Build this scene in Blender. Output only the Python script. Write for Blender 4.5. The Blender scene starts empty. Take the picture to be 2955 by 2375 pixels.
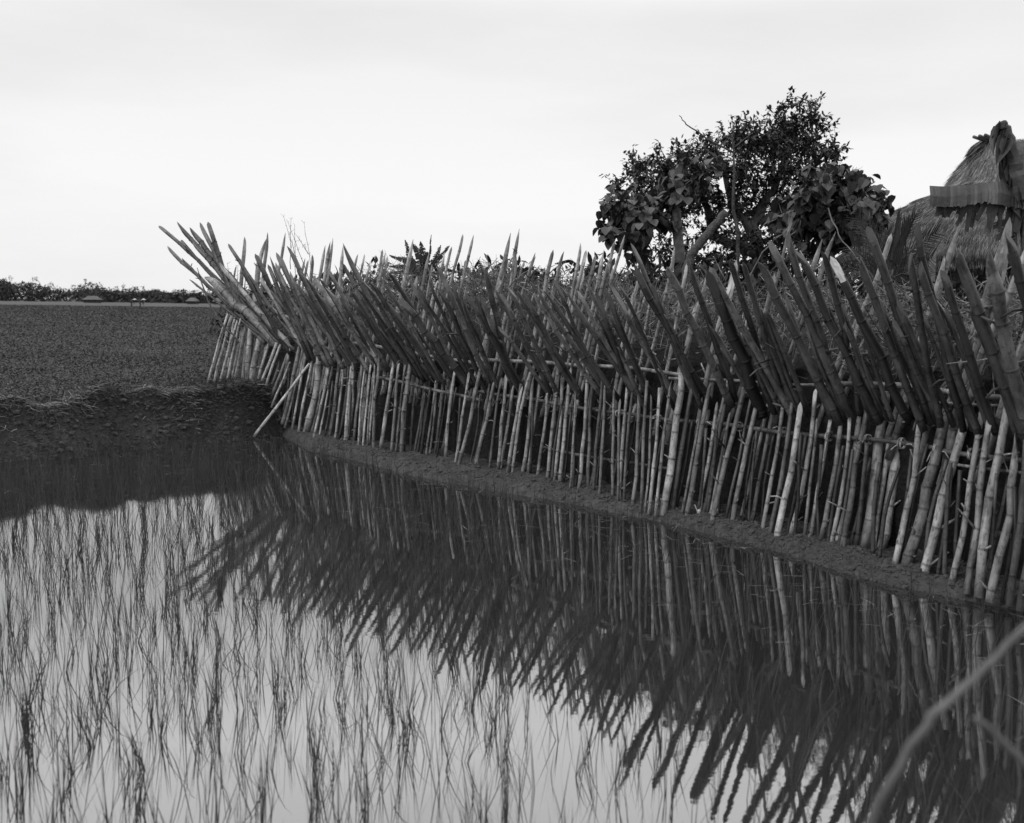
import bpy, math, random
import numpy as np
from mathutils import Vector, Matrix, Euler
random.seed(7); RNG = np.random.default_rng(7)
S = bpy.context.scene
COL = S.collection
# ------------------------------------------------------------------ camera
CAMH, PITCH, ROLL, F = 1.6, math.radians(5.85), math.radians(0.7), 3015.0
cam = bpy.data.cameras.new("camera"); cam_o = bpy.data.objects.new("camera", cam); COL.objects.link(cam_o)
cam.sensor_width = 36; cam.lens = F/2955*36; cam.clip_end = 6000; cam.clip_start = 0.05
CR = Matrix.Rotation(math.pi/2 - PITCH, 3, 'X') @ Matrix.Rotation(ROLL, 3, 'Z')
cam_o.matrix_world = Matrix.Translation((0, 0, CAMH)) @ CR.to_4x4()
cam.dof.use_dof = True; cam.dof.focus_distance = 9.0; cam.dof.aperture_fstop = 3.4
S.camera = cam_o
CP = Vector((0, 0, CAMH))
# ------------------------------------------------------------------ sky and sun
SUN = Vector((-0.66, -0.48, 0.85)).normalized()
W = bpy.data.worlds.new("World"); S.world = W; W.use_nodes = True
nt = W.node_tree; nt.nodes.clear()
def N(t, typ, **k):
    n = t.nodes.new(typ)
    for a, b in k.items(): setattr(n, a, b)
    return n
out = N(nt, 'ShaderNodeOutputWorld'); bg = N(nt, 'ShaderNodeBackground'); bg.inputs[1].default_value = 0.1
sk = N(nt, 'ShaderNodeTexSky', sky_type='NISHITA', sun_disc=False)
sk.sun_elevation = math.asin(SUN.z); sk.sun_rotation = math.atan2(SUN.x, SUN.y)
bw = N(nt, 'ShaderNodeRGBToBW'); nt.links.new(sk.outputs[0], bw.inputs[0])
tc = N(nt, 'ShaderNodeTexCoord'); mp = N(nt, 'ShaderNodeMapping'); mp.inputs['Scale'].default_value = (1.0, 1.0, 4.5)
nt.links.new(tc.outputs['Generated'], mp.inputs[0])
no = N(nt, 'ShaderNodeTexNoise'); no.inputs['Scale'].default_value = 1.7; no.inputs['Detail'].default_value = 6; no.inputs['Roughness'].default_value = 0.5
nt.links.new(mp.outputs[0], no.inputs['Vector'])
mr = N(nt, 'ShaderNodeMapRange'); mr.inputs[1].default_value = 0.3; mr.inputs[2].default_value = 0.62
mr.inputs[3].default_value = .87; mr.inputs[4].default_value = 1.04
nt.links.new(no.outputs['Fac'], mr.inputs[0])
mx = N(nt, 'ShaderNodeMix', data_type='FLOAT'); mx.inputs[0].default_value = 0.93
sx = N(nt, 'ShaderNodeSeparateXYZ'); nt.links.new(tc.outputs['Generated'], sx.inputs[0])
gr = N(nt, 'ShaderNodeValToRGB'); er = gr.color_ramp; er.interpolation = 'EASE'      # overcast: bright zenith, pale horizon
for i_, (p_, v_) in enumerate(((0.0, .405), (.10, .395), (.25, .372), (.31, .50), (.40, .66), (1.0, .95))):
    e_ = er.elements[i_] if i_ < 2 else er.elements.new(p_)
    e_.position = p_; e_.color = (v_, v_, v_, 1)
nt.links.new(sx.outputs['Z'], gr.inputs[0]); ml = N(nt, 'ShaderNodeMath', operation='MULTIPLY'); g2_ = N(nt, 'ShaderNodeMath', operation='MULTIPLY'); g2_.inputs[1].default_value = 24.0; nt.links.new(gr.outputs[0], g2_.inputs[0]); nt.links.new(g2_.outputs[0], ml.inputs[0]); nt.links.new(mr.outputs[0], ml.inputs[1])
nt.links.new(bw.outputs[0], mx.inputs[2]); nt.links.new(ml.outputs[0], mx.inputs[3])
nt.links.new(mx.outputs[0], bg.inputs[0]); nt.links.new(bg.outputs[0], out.inputs[0])
sl = bpy.data.lights.new("sun", 'SUN'); sl.energy = 1.2; sl.angle = math.radians(12)
so = bpy.data.objects.new("sun", sl); COL.objects.link(so); so.rotation_euler = SUN.to_track_quat('Z', 'Y').to_euler()
so.location = (-20, -10, 30)
S.view_settings.view_transform = 'Standard'; S.view_settings.look = 'None'; S.view_settings.exposure = 0; S.view_settings.gamma = 1
S.render.engine = 'CYCLES'; S.cycles.use_denoising = True; S.cycles.max_bounces = 8

# ------------------------------------------------------------------ helpers
def ray(px, py):
    return (CR @ Vector(((px-1477.5)/F, -(py-1187.5)/F, -1))).normalized()
def at(px, py, y):                      # world point seen at a pixel, at world depth y
    d = ray(px, py); return CP + d*(y/d.y)
def gz(px, py, z=0.0):                  # same, on a level plane
    d = ray(px, py); return CP + d*((z-CAMH)/d.z)
def R(a, b): return random.uniform(a, b)
def tag(o, label=None, cat=None, group=None, kind=None):
    if label: o['label'] = label
    if cat: o['category'] = cat
    if group: o['group'] = group
    if kind: o['kind'] = kind
    return o
def empty(name, loc, label, cat, group=None):
    o = bpy.data.objects.new(name, None); COL.objects.link(o); o.location = loc; o.empty_display_size = 0.2
    return tag(o, label, cat, group)
class MB:
    def __init__(s): s.v = []; s.f = []; s.m = []; s.a = []
    def add(s, vs, fs, mi=0, a=None):
        b = len(s.v); s.v.extend([tuple(v) for v in vs]); s.a.extend(a if a else [0.0]*len(vs))
        for f in fs: s.f.append(tuple(b+i for i in f)); s.m.append(mi)
    def tube(s, pts, rs, n=6, mi=0, cap=True, attr=None):
        pts = [Vector(p) for p in pts]; vs = []; k = len(pts)
        if not hasattr(rs, '__len__'): rs = [rs]*k
        t0 = (pts[1]-pts[0]).normalized(); up = Vector((0, 0, 1)) if abs(t0.z) < 0.9 else Vector((1, 0, 0))
        u = t0.cross(up).normalized()
        for i, p in enumerate(pts):
            t = (pts[min(i+1, k-1)]-pts[max(i-1, 0)]).normalized()
            u = (u - t*u.dot(t)).normalized(); w = t.cross(u)
            for j in range(n):
                a = 2*math.pi*j/n; vs.append(p+(u*math.cos(a)+w*math.sin(a))*rs[i])
        fs = [(i*n+j, i*n+(j+1) % n, (i+1)*n+(j+1) % n, (i+1)*n+j) for i in range(k-1) for j in range(n)]
        if cap: fs += [tuple(range(n))[::-1], tuple(range((k-1)*n, k*n))]
        s.add(vs, fs, mi, [x for x in attr for _ in range(n)] if attr else None)
    def blade(s, p, d, L, w, droop=0.3, seg=3, side=None, mi=0):
        p = Vector(p); d = Vector(d).normalized()
        if side is None:
            side = Vector((R(-1, 1), R(-1, 1), R(-.3, .3)))
        side = (side - d*side.dot(d)); side = side.normalized() if side.length > 1e-4 else Vector((1, 0, 0))
        vs = []; q = p.copy(); dd = d.copy()
        for i in range(seg+1):
            t = i/seg; ww = w*(1-t**2)*.5
            if i == seg: vs.append(q.copy())
            else: vs += [q-side*ww, q+side*ww]
            dd = (dd+Vector((0, 0, -droop/seg))).normalized(); q = q+dd*(L/seg)
        fs = [(2*i, 2*i+1, 2*i+3, 2*i+2) for i in range(seg-1)] + [(2*seg-2, 2*seg-1, 2*seg)]
        s.add(vs, fs, mi)
    def build(s, name, mats, parent=None, smooth=False, color=None, mw=None):
        me = bpy.data.meshes.new(name); me.from_pydata(s.v, [], s.f)
        for m in (mats if isinstance(mats, (list, tuple)) else [mats]): me.materials.append(m)
        if any(s.m): me.polygons.foreach_set('material_index', s.m)
        if any(s.a):
            at_ = me.attributes.new('ring', 'FLOAT', 'POINT'); at_.data.foreach_set('value', s.a)
        if smooth: me.polygons.foreach_set('use_smooth', [True]*len(s.f))
        o = bpy.data.objects.new(name, me); COL.objects.link(o)
        if mw is not None: o.matrix_world = mw
        if parent is not None:
            o.parent = parent
            if mw is None: o.matrix_parent_inverse = Matrix.Translation(parent.location).inverted()
            else: o.matrix_parent_inverse = Matrix.Translation(parent.location).inverted()
        if color is not None: o.color = (color, color, color, 1)
        return o
# value noise
_P = RNG.random((256, 256))
def vnoise(x, y):
    xi = np.floor(x).astype(int); yi = np.floor(y).astype(int); fx = x-xi; fy = y-yi
    fx = fx*fx*(3-2*fx); fy = fy*fy*(3-2*fy)
    a = _P[xi & 255, yi & 255]; b = _P[(xi+1) & 255, yi & 255]; c = _P[xi & 255, (yi+1) & 255]; d = _P[(xi+1) & 255, (yi+1) & 255]
    return (a*(1-fx)+b*fx)*(1-fy)+(c*(1-fx)+d*fx)*fy
def fbm(x, y, o=4):
    r = 0; a = .5
    for i in range(o): r = r+a*(vnoise(x*2**i+17*i, y*2**i+31*i)-.5); a *= .5
    return r
def sst(a, b, x): t = np.clip((x-a)/(b-a), 0, 1); return t*t*(3-2*t)

# ------------------------------------------------------------------ materials
def mat(name, lo, hi, scale=8.0, rough=0.8, bump=0.0, bscale=30.0, objcol=False, spec=0.3, sc3=(1, 1, 1), detail=5, dist=0.02, trans=0.0, isl=0.0, lo2=None):
    m = bpy.data.materials.new(name); m.use_nodes = True; t = m.node_tree; t.nodes.clear()
    o = N(t, 'ShaderNodeOutputMaterial'); p = N(t, 'ShaderNodeBsdfPrincipled')
    p.inputs['Roughness'].default_value = rough; p.inputs['Specular IOR Level'].default_value = spec
    c = N(t, 'ShaderNodeTexCoord'); mpp = N(t, 'ShaderNodeMapping'); mpp.inputs['Scale'].default_value = sc3
    t.links.new(c.outputs['Object'], mpp.inputs[0])
    n = N(t, 'ShaderNodeTexNoise'); n.inputs['Scale'].default_value = scale; n.inputs['Detail'].default_value = detail; n.inputs['Roughness'].default_value = 0.62
    t.links.new(mpp.outputs[0], n.inputs['Vector'])
    r = N(t, 'ShaderNodeMapRange'); r.inputs[1].default_value = 0.32; r.inputs[2].default_value = 0.68; r.inputs[3].default_value = lo; r.inputs[4].default_value = hi
    t.links.new(n.outputs['Fac'], r.inputs[0]); cur = r.outputs[0]
    if objcol:
        oi = N(t, 'ShaderNodeObjectInfo'); b = N(t, 'ShaderNodeRGBToBW'); t.links.new(oi.outputs['Color'], b.inputs[0])
        q = N(t, 'ShaderNodeMath', operation='MULTIPLY'); t.links.new(cur, q.inputs[0]); t.links.new(b.outputs[0], q.inputs[1]); cur = q.outputs[0]
    if isl:
        g = N(t, 'ShaderNodeNewGeometry'); r2 = N(t, 'ShaderNodeMapRange'); r2.inputs[3].default_value = 1-isl; r2.inputs[4].default_value = 1+isl
        t.links.new(g.outputs['Random Per Island'], r2.inputs[0])
        q = N(t, 'ShaderNodeMath', operation='MULTIPLY'); t.links.new(cur, q.inputs[0]); t.links.new(r2.outputs[0], q.inputs[1]); cur = q.outputs[0]
    t.links.new(cur, p.inputs['Base Color'])
    if bump:
        n2 = N(t, 'ShaderNodeTexNoise'); n2.inputs['Scale'].default_value = bscale; n2.inputs['Detail'].default_value = 6
        t.links.new(mpp.outputs[0], n2.inputs['Vector'])
        bp = N(t, 'ShaderNodeBump'); bp.inputs['Strength'].default_value = bump; bp.inputs['Distance'].default_value = dist
        t.links.new(n2.outputs['Fac'], bp.inputs['Height']); t.links.new(bp.outputs[0], p.inputs['Normal'])
    t.links.new(p.outputs[0], o.inputs[0])
    if trans:
        tr = N(t, 'ShaderNodeBsdfTranslucent'); t.links.new(cur, tr.inputs[0]); ms = N(t, 'ShaderNodeMixShader'); ms.inputs[0].default_value = trans
        t.links.new(p.outputs[0], ms.inputs[1]); t.links.new(tr.outputs[0], ms.inputs[2]); t.links.new(ms.outputs[0], o.inputs[0])
    return m
def bamboo_mat(name, mul, add=0.0, spots=True):
    m = bpy.data.materials.new(name); m.use_nodes = True; t = m.node_tree; t.nodes.clear(); L = t.links.new
    o = N(t, 'ShaderNodeOutputMaterial'); p = N(t, 'ShaderNodeBsdfPrincipled'); p.inputs['Roughness'].default_value = 0.5; p.inputs['Specular IOR Level'].default_value = 0.35
    c = N(t, 'ShaderNodeTexCoord'); oi = N(t, 'ShaderNodeObjectInfo'); b = N(t, 'ShaderNodeRGBToBW'); L(oi.outputs['Color'], b.inputs[0])
    off = N(t, 'ShaderNodeVectorMath', operation='SCALE'); L(oi.outputs['Location'], off.inputs[0]); off.inputs['Scale'].default_value = 7.3
    ad = N(t, 'ShaderNodeVectorMath', operation='ADD'); L(c.outputs['Object'], ad.inputs[0]); L(off.outputs[0], ad.inputs[1])
    def noise(sc, sc3, det):
        mm = N(t, 'ShaderNodeMapping'); mm.inputs['Scale'].default_value = sc3; L(ad.outputs[0], mm.inputs[0])
        n = N(t, 'ShaderNodeTexNoise'); n.inputs['Scale'].default_value = sc; n.inputs['Detail'].default_value = det; n.inputs['Roughness'].default_value = .65
        L(mm.outputs[0], n.inputs['Vector']); return n.outputs['Fac']
    def mrange(i, a, bb, cc, d):
        r = N(t, 'ShaderNodeMapRange'); r.inputs[1].default_value = a; r.inputs[2].default_value = bb; r.inputs[3].default_value = cc; r.inputs[4].default_value = d; L(i, r.inputs[0]); return r.outputs[0]
    def mul_(x, y):
        q = N(t, 'ShaderNodeMath', operation='MULTIPLY'); L(x, q.inputs[0])
        if isinstance(y, float): q.inputs[1].default_value = y
        else: L(y, q.inputs[1])
        return q.outputs[0]
    streak = mrange(noise(60, (1, 1, .05), 3), .3, .7, .72, 1.22)
    patch = mrange(noise(7, (1, 1, .8), 5), .36, .64, .42, 1.4)
    cur = mul_(mul_(b.outputs[0], streak), patch)
    if spots:
        sp = mrange(noise(55, (1, 1, .6), 5), .54, .64, 1.0, .38); cur = mul_(cur, sp)
        li = mrange(noise(28, (1, 1, .35), 6), .56, .66, 1.0, 1.4); cur = mul_(cur, li)
    a = N(t, 'ShaderNodeAttribute', attribute_name='ring'); rr = mrange(a.outputs['Fac'], 0, 1, 1.0, .3); cur = mul_(mul_(cur, rr), float(mul))
    q = N(t, 'ShaderNodeMath', operation='ADD'); L(cur, q.inputs[0]); q.inputs[1].default_value = add; L(q.outputs[0], p.inputs['Base Color'])
    bp = N(t, 'ShaderNodeBump'); bp.inputs['Strength'].default_value = .35; bp.inputs['Distance'].default_value = .003
    L(noise(90, (1, 1, .12), 4), bp.inputs['Height']); L(bp.outputs[0], p.inputs['Normal']); L(p.outputs[0], o.inputs[0])
    return m
M_BAM = bamboo_mat('weathered_bamboo', 1.0)
M_CUT = bamboo_mat('cut_bamboo', 1.35, 0.015, False)
M_FRESH = mat('fresh_cut_bamboo', .22, .52, 60, .6, .2, 90, sc3=(1, 1, .2))
M_TWIG = mat('dry_twig_bark', .02, .15, 9, .8, isl=.9)
M_BARK = mat('tree_bark', .045, .11, 14, .9, .6, 40)
M_PALEBARK = mat('pale_bark', .06, .13, 16, .85, .5, 50)
M_LEAF = mat('small_leaves', .012, .032, 1.5, .5, isl=.6, spec=.35, trans=.15)
M_BIGLEAF = mat('broad_leaves', .018, .05, 2.0, .5, isl=.5, spec=.35, trans=.12)
M_BANANA = mat('banana_leaf', .018, .04, 3.0, .5, isl=.35, spec=.3, trans=.2)
M_DRYBAN = mat('dry_banana_leaf', .025, .06, 8.0, .7, .4, 25)
M_PALM = mat('palm_leaf', .012, .03, 3.0, .5, isl=.4, spec=.35)
M_THATCH = mat('thatch', .04, .11, 7.0, .95, .7, 60, isl=.0)
M_STRAW = mat('straw', .09, .28, 5.0, .85, isl=.6)
M_OLDSTRAW = mat('old_straw', .045, .15, 3.0, .85, isl=.65)
M_MIDBARK = mat('mid_bark', .03, .08, 22, .9, .9, 60, dist=.03)
M_WALL = mat('hut_wall', .02, .05, 6, .9, .4)
M_RICE = mat('rice_blade', .014, .038, 3.0, .55, isl=.45, spec=.3)
M_GRASS = mat('bank_grass', .012, .07, 2.2, .8, isl=.6)
M_CROP = mat('crop_leaves', .024, .058, .5, .75, isl=.6)
M_HEDGE = mat('hedge_leaves', .012, .032, 2.0, .7, isl=.5)
M_FAR = mat('far_foliage', .018, .038, .05, .9, isl=.4)
M_SHIRT = mat('pale_cloth', .4, .6, 6, .9)
M_HAT = mat('palm_hat', .28, .38, 6, .8)
M_SKIN = mat('skin', .12, .18, 6, .7)
M_FROOF = mat('far_roof', .05, .09, .5, .9)
M_MUD = mat('mud_clod', .03, .065, 25, .85, .8, 60)
# ground: mud, bank soil, field, told apart by height and place
def ground_mat():
    m = bpy.data.materials.new('ground_soil'); m.use_nodes = True; t = m.node_tree; t.nodes.clear(); L = t.links.new
    o = N(t, 'ShaderNodeOutputMaterial'); p = N(t, 'ShaderNodeBsdfPrincipled'); p.inputs['Roughness'].default_value = .85; p.inputs['Specular IOR Level'].default_value = .2
    c = N(t, 'ShaderNodeTexCoord')
    def noise(sc, det=6, ro=.65, sc3=(1, 1, 1)):
        mm = N(t, 'ShaderNodeMapping'); mm.inputs['Scale'].default_value = sc3; L(c.outputs['Object'], mm.inputs[0])
        n = N(t, 'ShaderNodeTexNoise'); n.inputs['Scale'].default_value = sc; n.inputs['Detail'].default_value = det; n.inputs['Roughness'].default_value = ro; L(mm.outputs[0], n.inputs['Vector']); return n.outputs['Fac']
    def mr_(i, a, b, cc, d):
        r = N(t, 'ShaderNodeMapRange'); r.inputs[1].default_value = a; r.inputs[2].default_value = b; r.inputs[3].default_value = cc; r.inputs[4].default_value = d; L(i, r.inputs[0]); return r.outputs[0]
    fine = mr_(noise(16), .35, .65, .6, 1.35)
    big = mr_(noise(.35, 4), .35, .65, .85, 1.15)
    sep = N(t, 'ShaderNodeSeparateXYZ'); L(c.outputs['Object'], sep.inputs[0])
    z = mr_(sep.outputs['Z'], .15, .5, 0, 1)              # mud low down, crop litter higher
    far = mr_(sep.outputs['Y'], 16, 60, 0, 1)
    band = mr_(sep.outputs['Y'], 190, 230, 0, 1)
    def mixf(f, a, b):
        x = N(t, 'ShaderNodeMix', data_type='FLOAT'); L(f, x.inputs[0])
        for i, v in ((2, a), (3, b)):
            if isinstance(v, float): x.inputs[i].default_value = v
            else: L(v, x.inputs[i])
        return x.outputs[0]
    col = mixf(z, .05, .022); col = mixf(far, col, .036)
    bn = mr_(noise(.02, 4, .6, (.35, 1.6, 1)), .4, .6, .038, .06); col = mixf(band, col, bn)
    q = N(t, 'ShaderNodeMath', operation='MULTIPLY'); L(col, q.inputs[0]); L(fine, q.inputs[1])
    q2 = N(t, 'ShaderNodeMath', operation='MULTIPLY'); L(q.outputs[0], q2.inputs[0]); L(big, q2.inputs[1]); L(q2.outputs[0], p.inputs['Base Color'])
    bp = N(t, 'ShaderNodeBump'); bp.inputs['Strength'].default_value = .9; bp.inputs['Distance'].default_value = .03
    L(noise(28, 8, .7), bp.inputs['Height']); L(bp.outputs[0], p.inputs['Normal']); L(p.outputs[0], o.inputs[0])
    return m
M_GROUND = ground_mat()
def water_mat():
    m = bpy.data.materials.new('paddy_water'); m.use_nodes = True; t = m.node_tree; t.nodes.clear(); L = t.links.new
    o = N(t, 'ShaderNodeOutputMaterial'); d = N(t, 'ShaderNodeBsdfDiffuse'); d.inputs[0].default_value = (.016, .016, .016, 1)
    g = N(t, 'ShaderNodeBsdfGlossy'); g.inputs['Roughness'].default_value = .02; g.inputs[0].default_value = (.93, .93, .93, 1)
    lw = N(t, 'ShaderNodeLayerWeight'); lw.inputs[0].default_value = .5
    fr = N(t, 'ShaderNodeMapRange'); fr.inputs[1].default_value = .5; fr.inputs[2].default_value = .95; fr.inputs[3].default_value = .27; fr.inputs[4].default_value = .66; L(lw.outputs['Facing'], fr.inputs[0])
    c = N(t, 'ShaderNodeTexCoord'); mm = N(t, 'ShaderNodeMapping'); mm.inputs['Scale'].default_value = (1, 2.2, 1); L(c.outputs['Object'], mm.inputs[0])
    n = N(t, 'ShaderNodeTexNoise'); n.inputs['Scale'].default_value = 9; n.inputs['Detail'].default_value = 4; n.inputs['Roughness'].default_value = .55; L(mm.outputs[0], n.inputs['Vector'])
    bp = N(t, 'ShaderNodeBump'); bp.inputs['Strength'].default_value = .07; bp.inputs['Distance'].default_value = .002; L(n.outputs['Fac'], bp.inputs['Height'])
    L(bp.outputs[0], g.inputs['Normal'])
    ms = N(t, 'ShaderNodeMixShader'); L(fr.outputs[0], ms.inputs[0]); L(d.outputs[0], ms.inputs[1]); L(g.outputs[0], ms.inputs[2]); L(ms.outputs[0], o.inputs[0])
    return m
M_WATER = water_mat()

# ------------------------------------------------------------------ ground and water
K = 1.3706
shore_px = [(-1500, 1085), (-500, 1020), (20, 972), (150, 964), (260, 948), (400, 938), (520, 926), (590, 916), (650, 950), (750, 978), (861, 1008),
            (1033, 1040), (1214, 1071), (1386, 1105), (1533, 1143), (1662, 1176), (1791, 1220), (1902, 1246), (2130, 1290), (2700, 1440)]
shore = [gz(x*K, (y-(7 if x > 700 else 0))*K, 0) for x, y in shore_px]
shore = [Vector((-60, shore[0].y+2, 0))] + shore + [Vector((shore[-1].x+4, shore[-1].y-5, 0)), Vector((40, shore[-1].y-40, 0))]
SX = np.array([p.x for p in shore]); SY = np.array([p.y for p in shore])
XC = gz(560*K, 905*K, 0).x              # where the high bank stops and the low mud strip starts
def heights(X, Y):
    best = np.full(X.shape, 1e9)
    for i in range(len(SX)-1):
        ax, ay, bx, by = SX[i], SY[i], SX[i+1], SY[i+1]
        t = np.clip(((X-ax)*(bx-ax)+(Y-ay)*(by-ay))/((bx-ax)**2+(by-ay)**2), 0, 1)
        best = np.minimum(best, np.hypot(X-ax-t*(bx-ax), Y-ay-t*(by-ay)))
    land = Y > np.interp(X, SX, SY); s = np.where(land, best, -best)
    wob = fbm(X*1.1, Y*1.1, 3); sb = s + .22*wob
    crest = .59+.17*fbm(X*.9+5, Y*.9, 3)+.05*fbm(X*4, Y*4, 3)
    hb = crest*sst(0.0, .27, sb) - .14*sst(.5, 1.4, s) + .12*fbm(X*3.2, Y*3.2, 4)*sst(0, .2, s)*(1-sst(.6, 1.5, s))
    hb = hb + .17*fbm(X*4+3, Y*4, 3)*sst(0.05, .3, s)*(1-sst(.9, 1.6, s))
    hb = hb - .13*np.exp(-((X+4.75)/.22)**2)*sst(0, .4, s)*(1-sst(1.2, 2, s))
    hm = .072*sst(0, .14, s)+.03*s + .09*fbm(X*6, Y*6, 4)*sst(0, .08, s) + .37*sst(1.0, 2.6, s)
    wb = 1-sst(XC-.05, XC+.28, X+.1*fbm(X*3, Y*3, 2))
    h = hb*wb+hm*(1-wb)
    h = np.where(s > 0, h, -.3*sst(0, .7, -s)-.01)
    near = sst(1.7, 1.2, Y)*0+sst(0, .5, 1.7-Y)
    h = np.where(Y < 1.9, h*(1-near)+.15*near, h)
    fade = sst(10, 30, np.hypot(X, Y-8)); h = np.where(s > 0, h*(1-fade)+.46*fade, h)
    return h
def hgt(x, y): return float(heights(np.array([x], float), np.array([y], float))[0])
def axis(a, b, st, lo, hi):
    mid = list(np.arange(a, b, st)); l = []; x = a; d = st
    while x > lo: d *= 1.22; x -= d; l.append(x)
    r = []; x = mid[-1]; d = st
    while x < hi: d *= 1.22; x += d; r.append(x)
    return np.array(l[::-1]+mid+r)
gx = axis(-6.6, 3.6, .034, -2500, 2500); gy = axis(3.6, 13.6, .034, -60, 5000)
GX, GY = np.meshgrid(gx, gy, indexing='ij'); GZ = heights(GX, GY)
nx, ny = GX.shape
me = bpy.data.meshes.new('ground'); V = np.stack([GX, GY, GZ], -1).reshape(-1, 3)
I = np.arange(nx*ny).reshape(nx, ny)
Fq = np.stack([I[:-1, :-1], I[1:, :-1], I[1:, 1:], I[:-1, 1:]], -1).reshape(-1, 4)
me.from_pydata(V.tolist(), [], Fq.tolist()); me.materials.append(M_GROUND); me.polygons.foreach_set('use_smooth', [True]*len(Fq))
go = bpy.data.objects.new('ground', me); COL.objects.link(go); tag(go, 'dark soil of the mud strip, earth bank and flat field', kind='structure')
wm = MB(); wx = list(np.linspace(-60, 12, 40)); 
wm.add([(-60, -2, 0), (14, -2, 0), (14, 15, 0), (-60, 15, 0)], [(0, 1, 2, 3)])
tag(wm.build('water', M_WATER), 'still flooded rice paddy water mirroring sky and fence', kind='structure')

# ------------------------------------------------------------------ bamboo stakes
def stake(name, A, B, r, col, parent, tip=True, tiplen=None, taper=.85, bend=.012, stubs=.35, fresh=False, double=False, label=None, hook=0.0, n=12):
    A = Vector(A); B = Vector(B); L = (B-A).length; tl = tiplen or min(R(5, 9)*r+.02, L*.3)
    zt = L-tl if tip else L
    sp = R(.17, .29); z = R(.03, sp); nodes = []
    while z < zt-.02: nodes.append(z); z += sp*R(.7, 1.25)
    rings = [(0.0, 1.0, 0.0)]
    for q in nodes:
        for dz, s_, a in ((-.014, 1.0, .0), (-.004, 1.03, .25), (0, 1.15, 1.0), (.004, 1.0, .7), (.012, .98, 0)):
            if q+dz > rings[-1][0]+.002 and q+dz < zt: rings.append((q+dz, s_, a))
    rings.append((zt, 1.0, 0))
    ph = R(0, 6.28); kink = {}; kx = ky = 0; pts = []
    b1, b2 = R(-bend, bend)*L, R(-bend, bend)*L
    kz = [0]+nodes+[L]; k1 = [0]+[R(-.45, .45)*r for _ in nodes]+[0]; k2 = [0]+[R(-.45, .45)*r for _ in nodes]+[0]
    def off(z):
        i = 0
        while i < len(kz)-2 and kz[i+1] < z: i += 1
        t = min(1, max(0, (z-kz[i])/max(1e-6, kz[i+1]-kz[i])))
        return Vector((b1*math.sin(math.pi*z/L)+k1[i]*(1-t)+k1[i+1]*t, b2*math.sin(math.pi*z/L)+k2[i]*(1-t)+k2[i+1]*t, 0))
    m = MB(); vs = []; at_ = []; fs = []; mi = []
    def ring(z, rr, a, clamp=None, clamp2=None):
        o = off(z)
        for j in range(n):
            an = 2*math.pi*j/n+ph; x = math.cos(an)*rr; y = math.sin(an)*rr
            cx = math.cos(an-cutd); sx = math.sin(an-cutd)
            if clamp is not None:
                u = max(cx, clamp)
                if clamp2 is not None: u = max(cx, clamp); u = u if u < 1 else 1
                w = sx if abs(u-cx) < 1e-6 else math.copysign(min(abs(sx), math.sqrt(max(0, 1-u*u))), sx)
                x = (u*math.cos(cutd)-w*math.sin(cutd))*rr; y = (u*math.sin(cutd)+w*math.cos(cutd))*rr
            vs.append(Vector((x, y, z))+o); at_.append(a)
    cutd = R(0, 6.28)
    if fresh or random.random() < .35:      # cut face turned outwards, towards the paddy
        v_ = (B-A).to_track_quat('Z', 'Y').inverted() @ (Vector((B.x-1, 0, 1.6))-B); cutd = math.atan2(v_.y, v_.x)+math.pi+(0 if fresh else R(-.6, .6))
    for (z, s_, a) in rings: ring(z, r*s_*(1-(1-taper)*z/L), a)
    nb = len(rings)
    if tip:
        rt = r*(1-(1-taper))
        if double:
            for t in (.25, .5, .75, .97): ring(zt+tl*t, rt*(1-t**1.4)+.001, 0)
        else:
            for t in (.0, .2, .4, .6, .8, 1.0): ring(zt+tl*t+.001, rt*(1-.12*t), 0, clamp=-1+2*t**1.35 if t < 1 else .999)
    k = len(vs)//n
    for i in range(k-1):
        for j in range(n):
            fs.append((i*n+j, i*n+(j+1) % n, (i+1)*n+(j+1) % n, (i+1)*n+j))
            c = 0
            if tip and i >= nb-1:
                if double: c = 1
                else:
                    t = (vs[i*n].z-zt)/tl; aa = math.cos(2*math.pi*(j+.5)/n+ph-cutd)
                    c = 1 if aa < -1+2*(t+.12) else 0
            mi.append(c)
    m.v = [tuple(v) for v in vs]; m.a = at_; m.f = fs+[tuple(range(n))[::-1], tuple(range((k-1)*n, k*n))]; m.m = mi+[1, 1]
    for q in nodes:
        if random.random() < stubs:
            an = R(0, 6.28); d = Vector((math.cos(an), math.sin(an), R(.3, 1.4))).normalized(); l = R(.02, .07)*(2.2 if random.random() < .2 else 1)
            p0 = off(q)+Vector((math.cos(an)*r*.7, math.sin(an)*r*.7, q)); rr = min(r*.28, .0075)*R(.7, 1.1)
            m.tube([p0, p0+d*l*.5, p0+d*l+Vector((R(-.01, .01), R(-.01, .01), 0))], [rr*1.5, rr*1.15, rr*.8], 5)
        if random.random() < hook:
            an = R(0, 6.28); l = R(.05, .11); p0 = off(q)+Vector((0, 0, q)); e = Vector((math.cos(an), math.sin(an), 0)); rr = r*.25
            m.tube([p0+e*r*.6, p0+e*(r+l*.4)+Vector((0, 0, .012)), p0+e*(r+l)+Vector((0, 0, R(-.02, .02)))], [rr*1.2, rr, rr*.8], 6)
    mw = Matrix.Translation(A) @ (B-A).to_track_quat('Z', 'Y').to_matrix().to_4x4()
    o = m.build(name, [M_BAM, M_FRESH if fresh else M_CUT], parent, smooth=False, color=col, mw=mw)
    fl = [True]*len(m.f); 
    for i, c in enumerate(m.m):
        if c: fl[i] = False
    o.data.polygons.foreach_set('use_smooth', fl)
    if label: o['label'] = label
    return o
def zfoot(x): return float(np.interp(x, [560, 770, 822, 860, 3200], [.52, .5, .16, .085, .085]))
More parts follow.
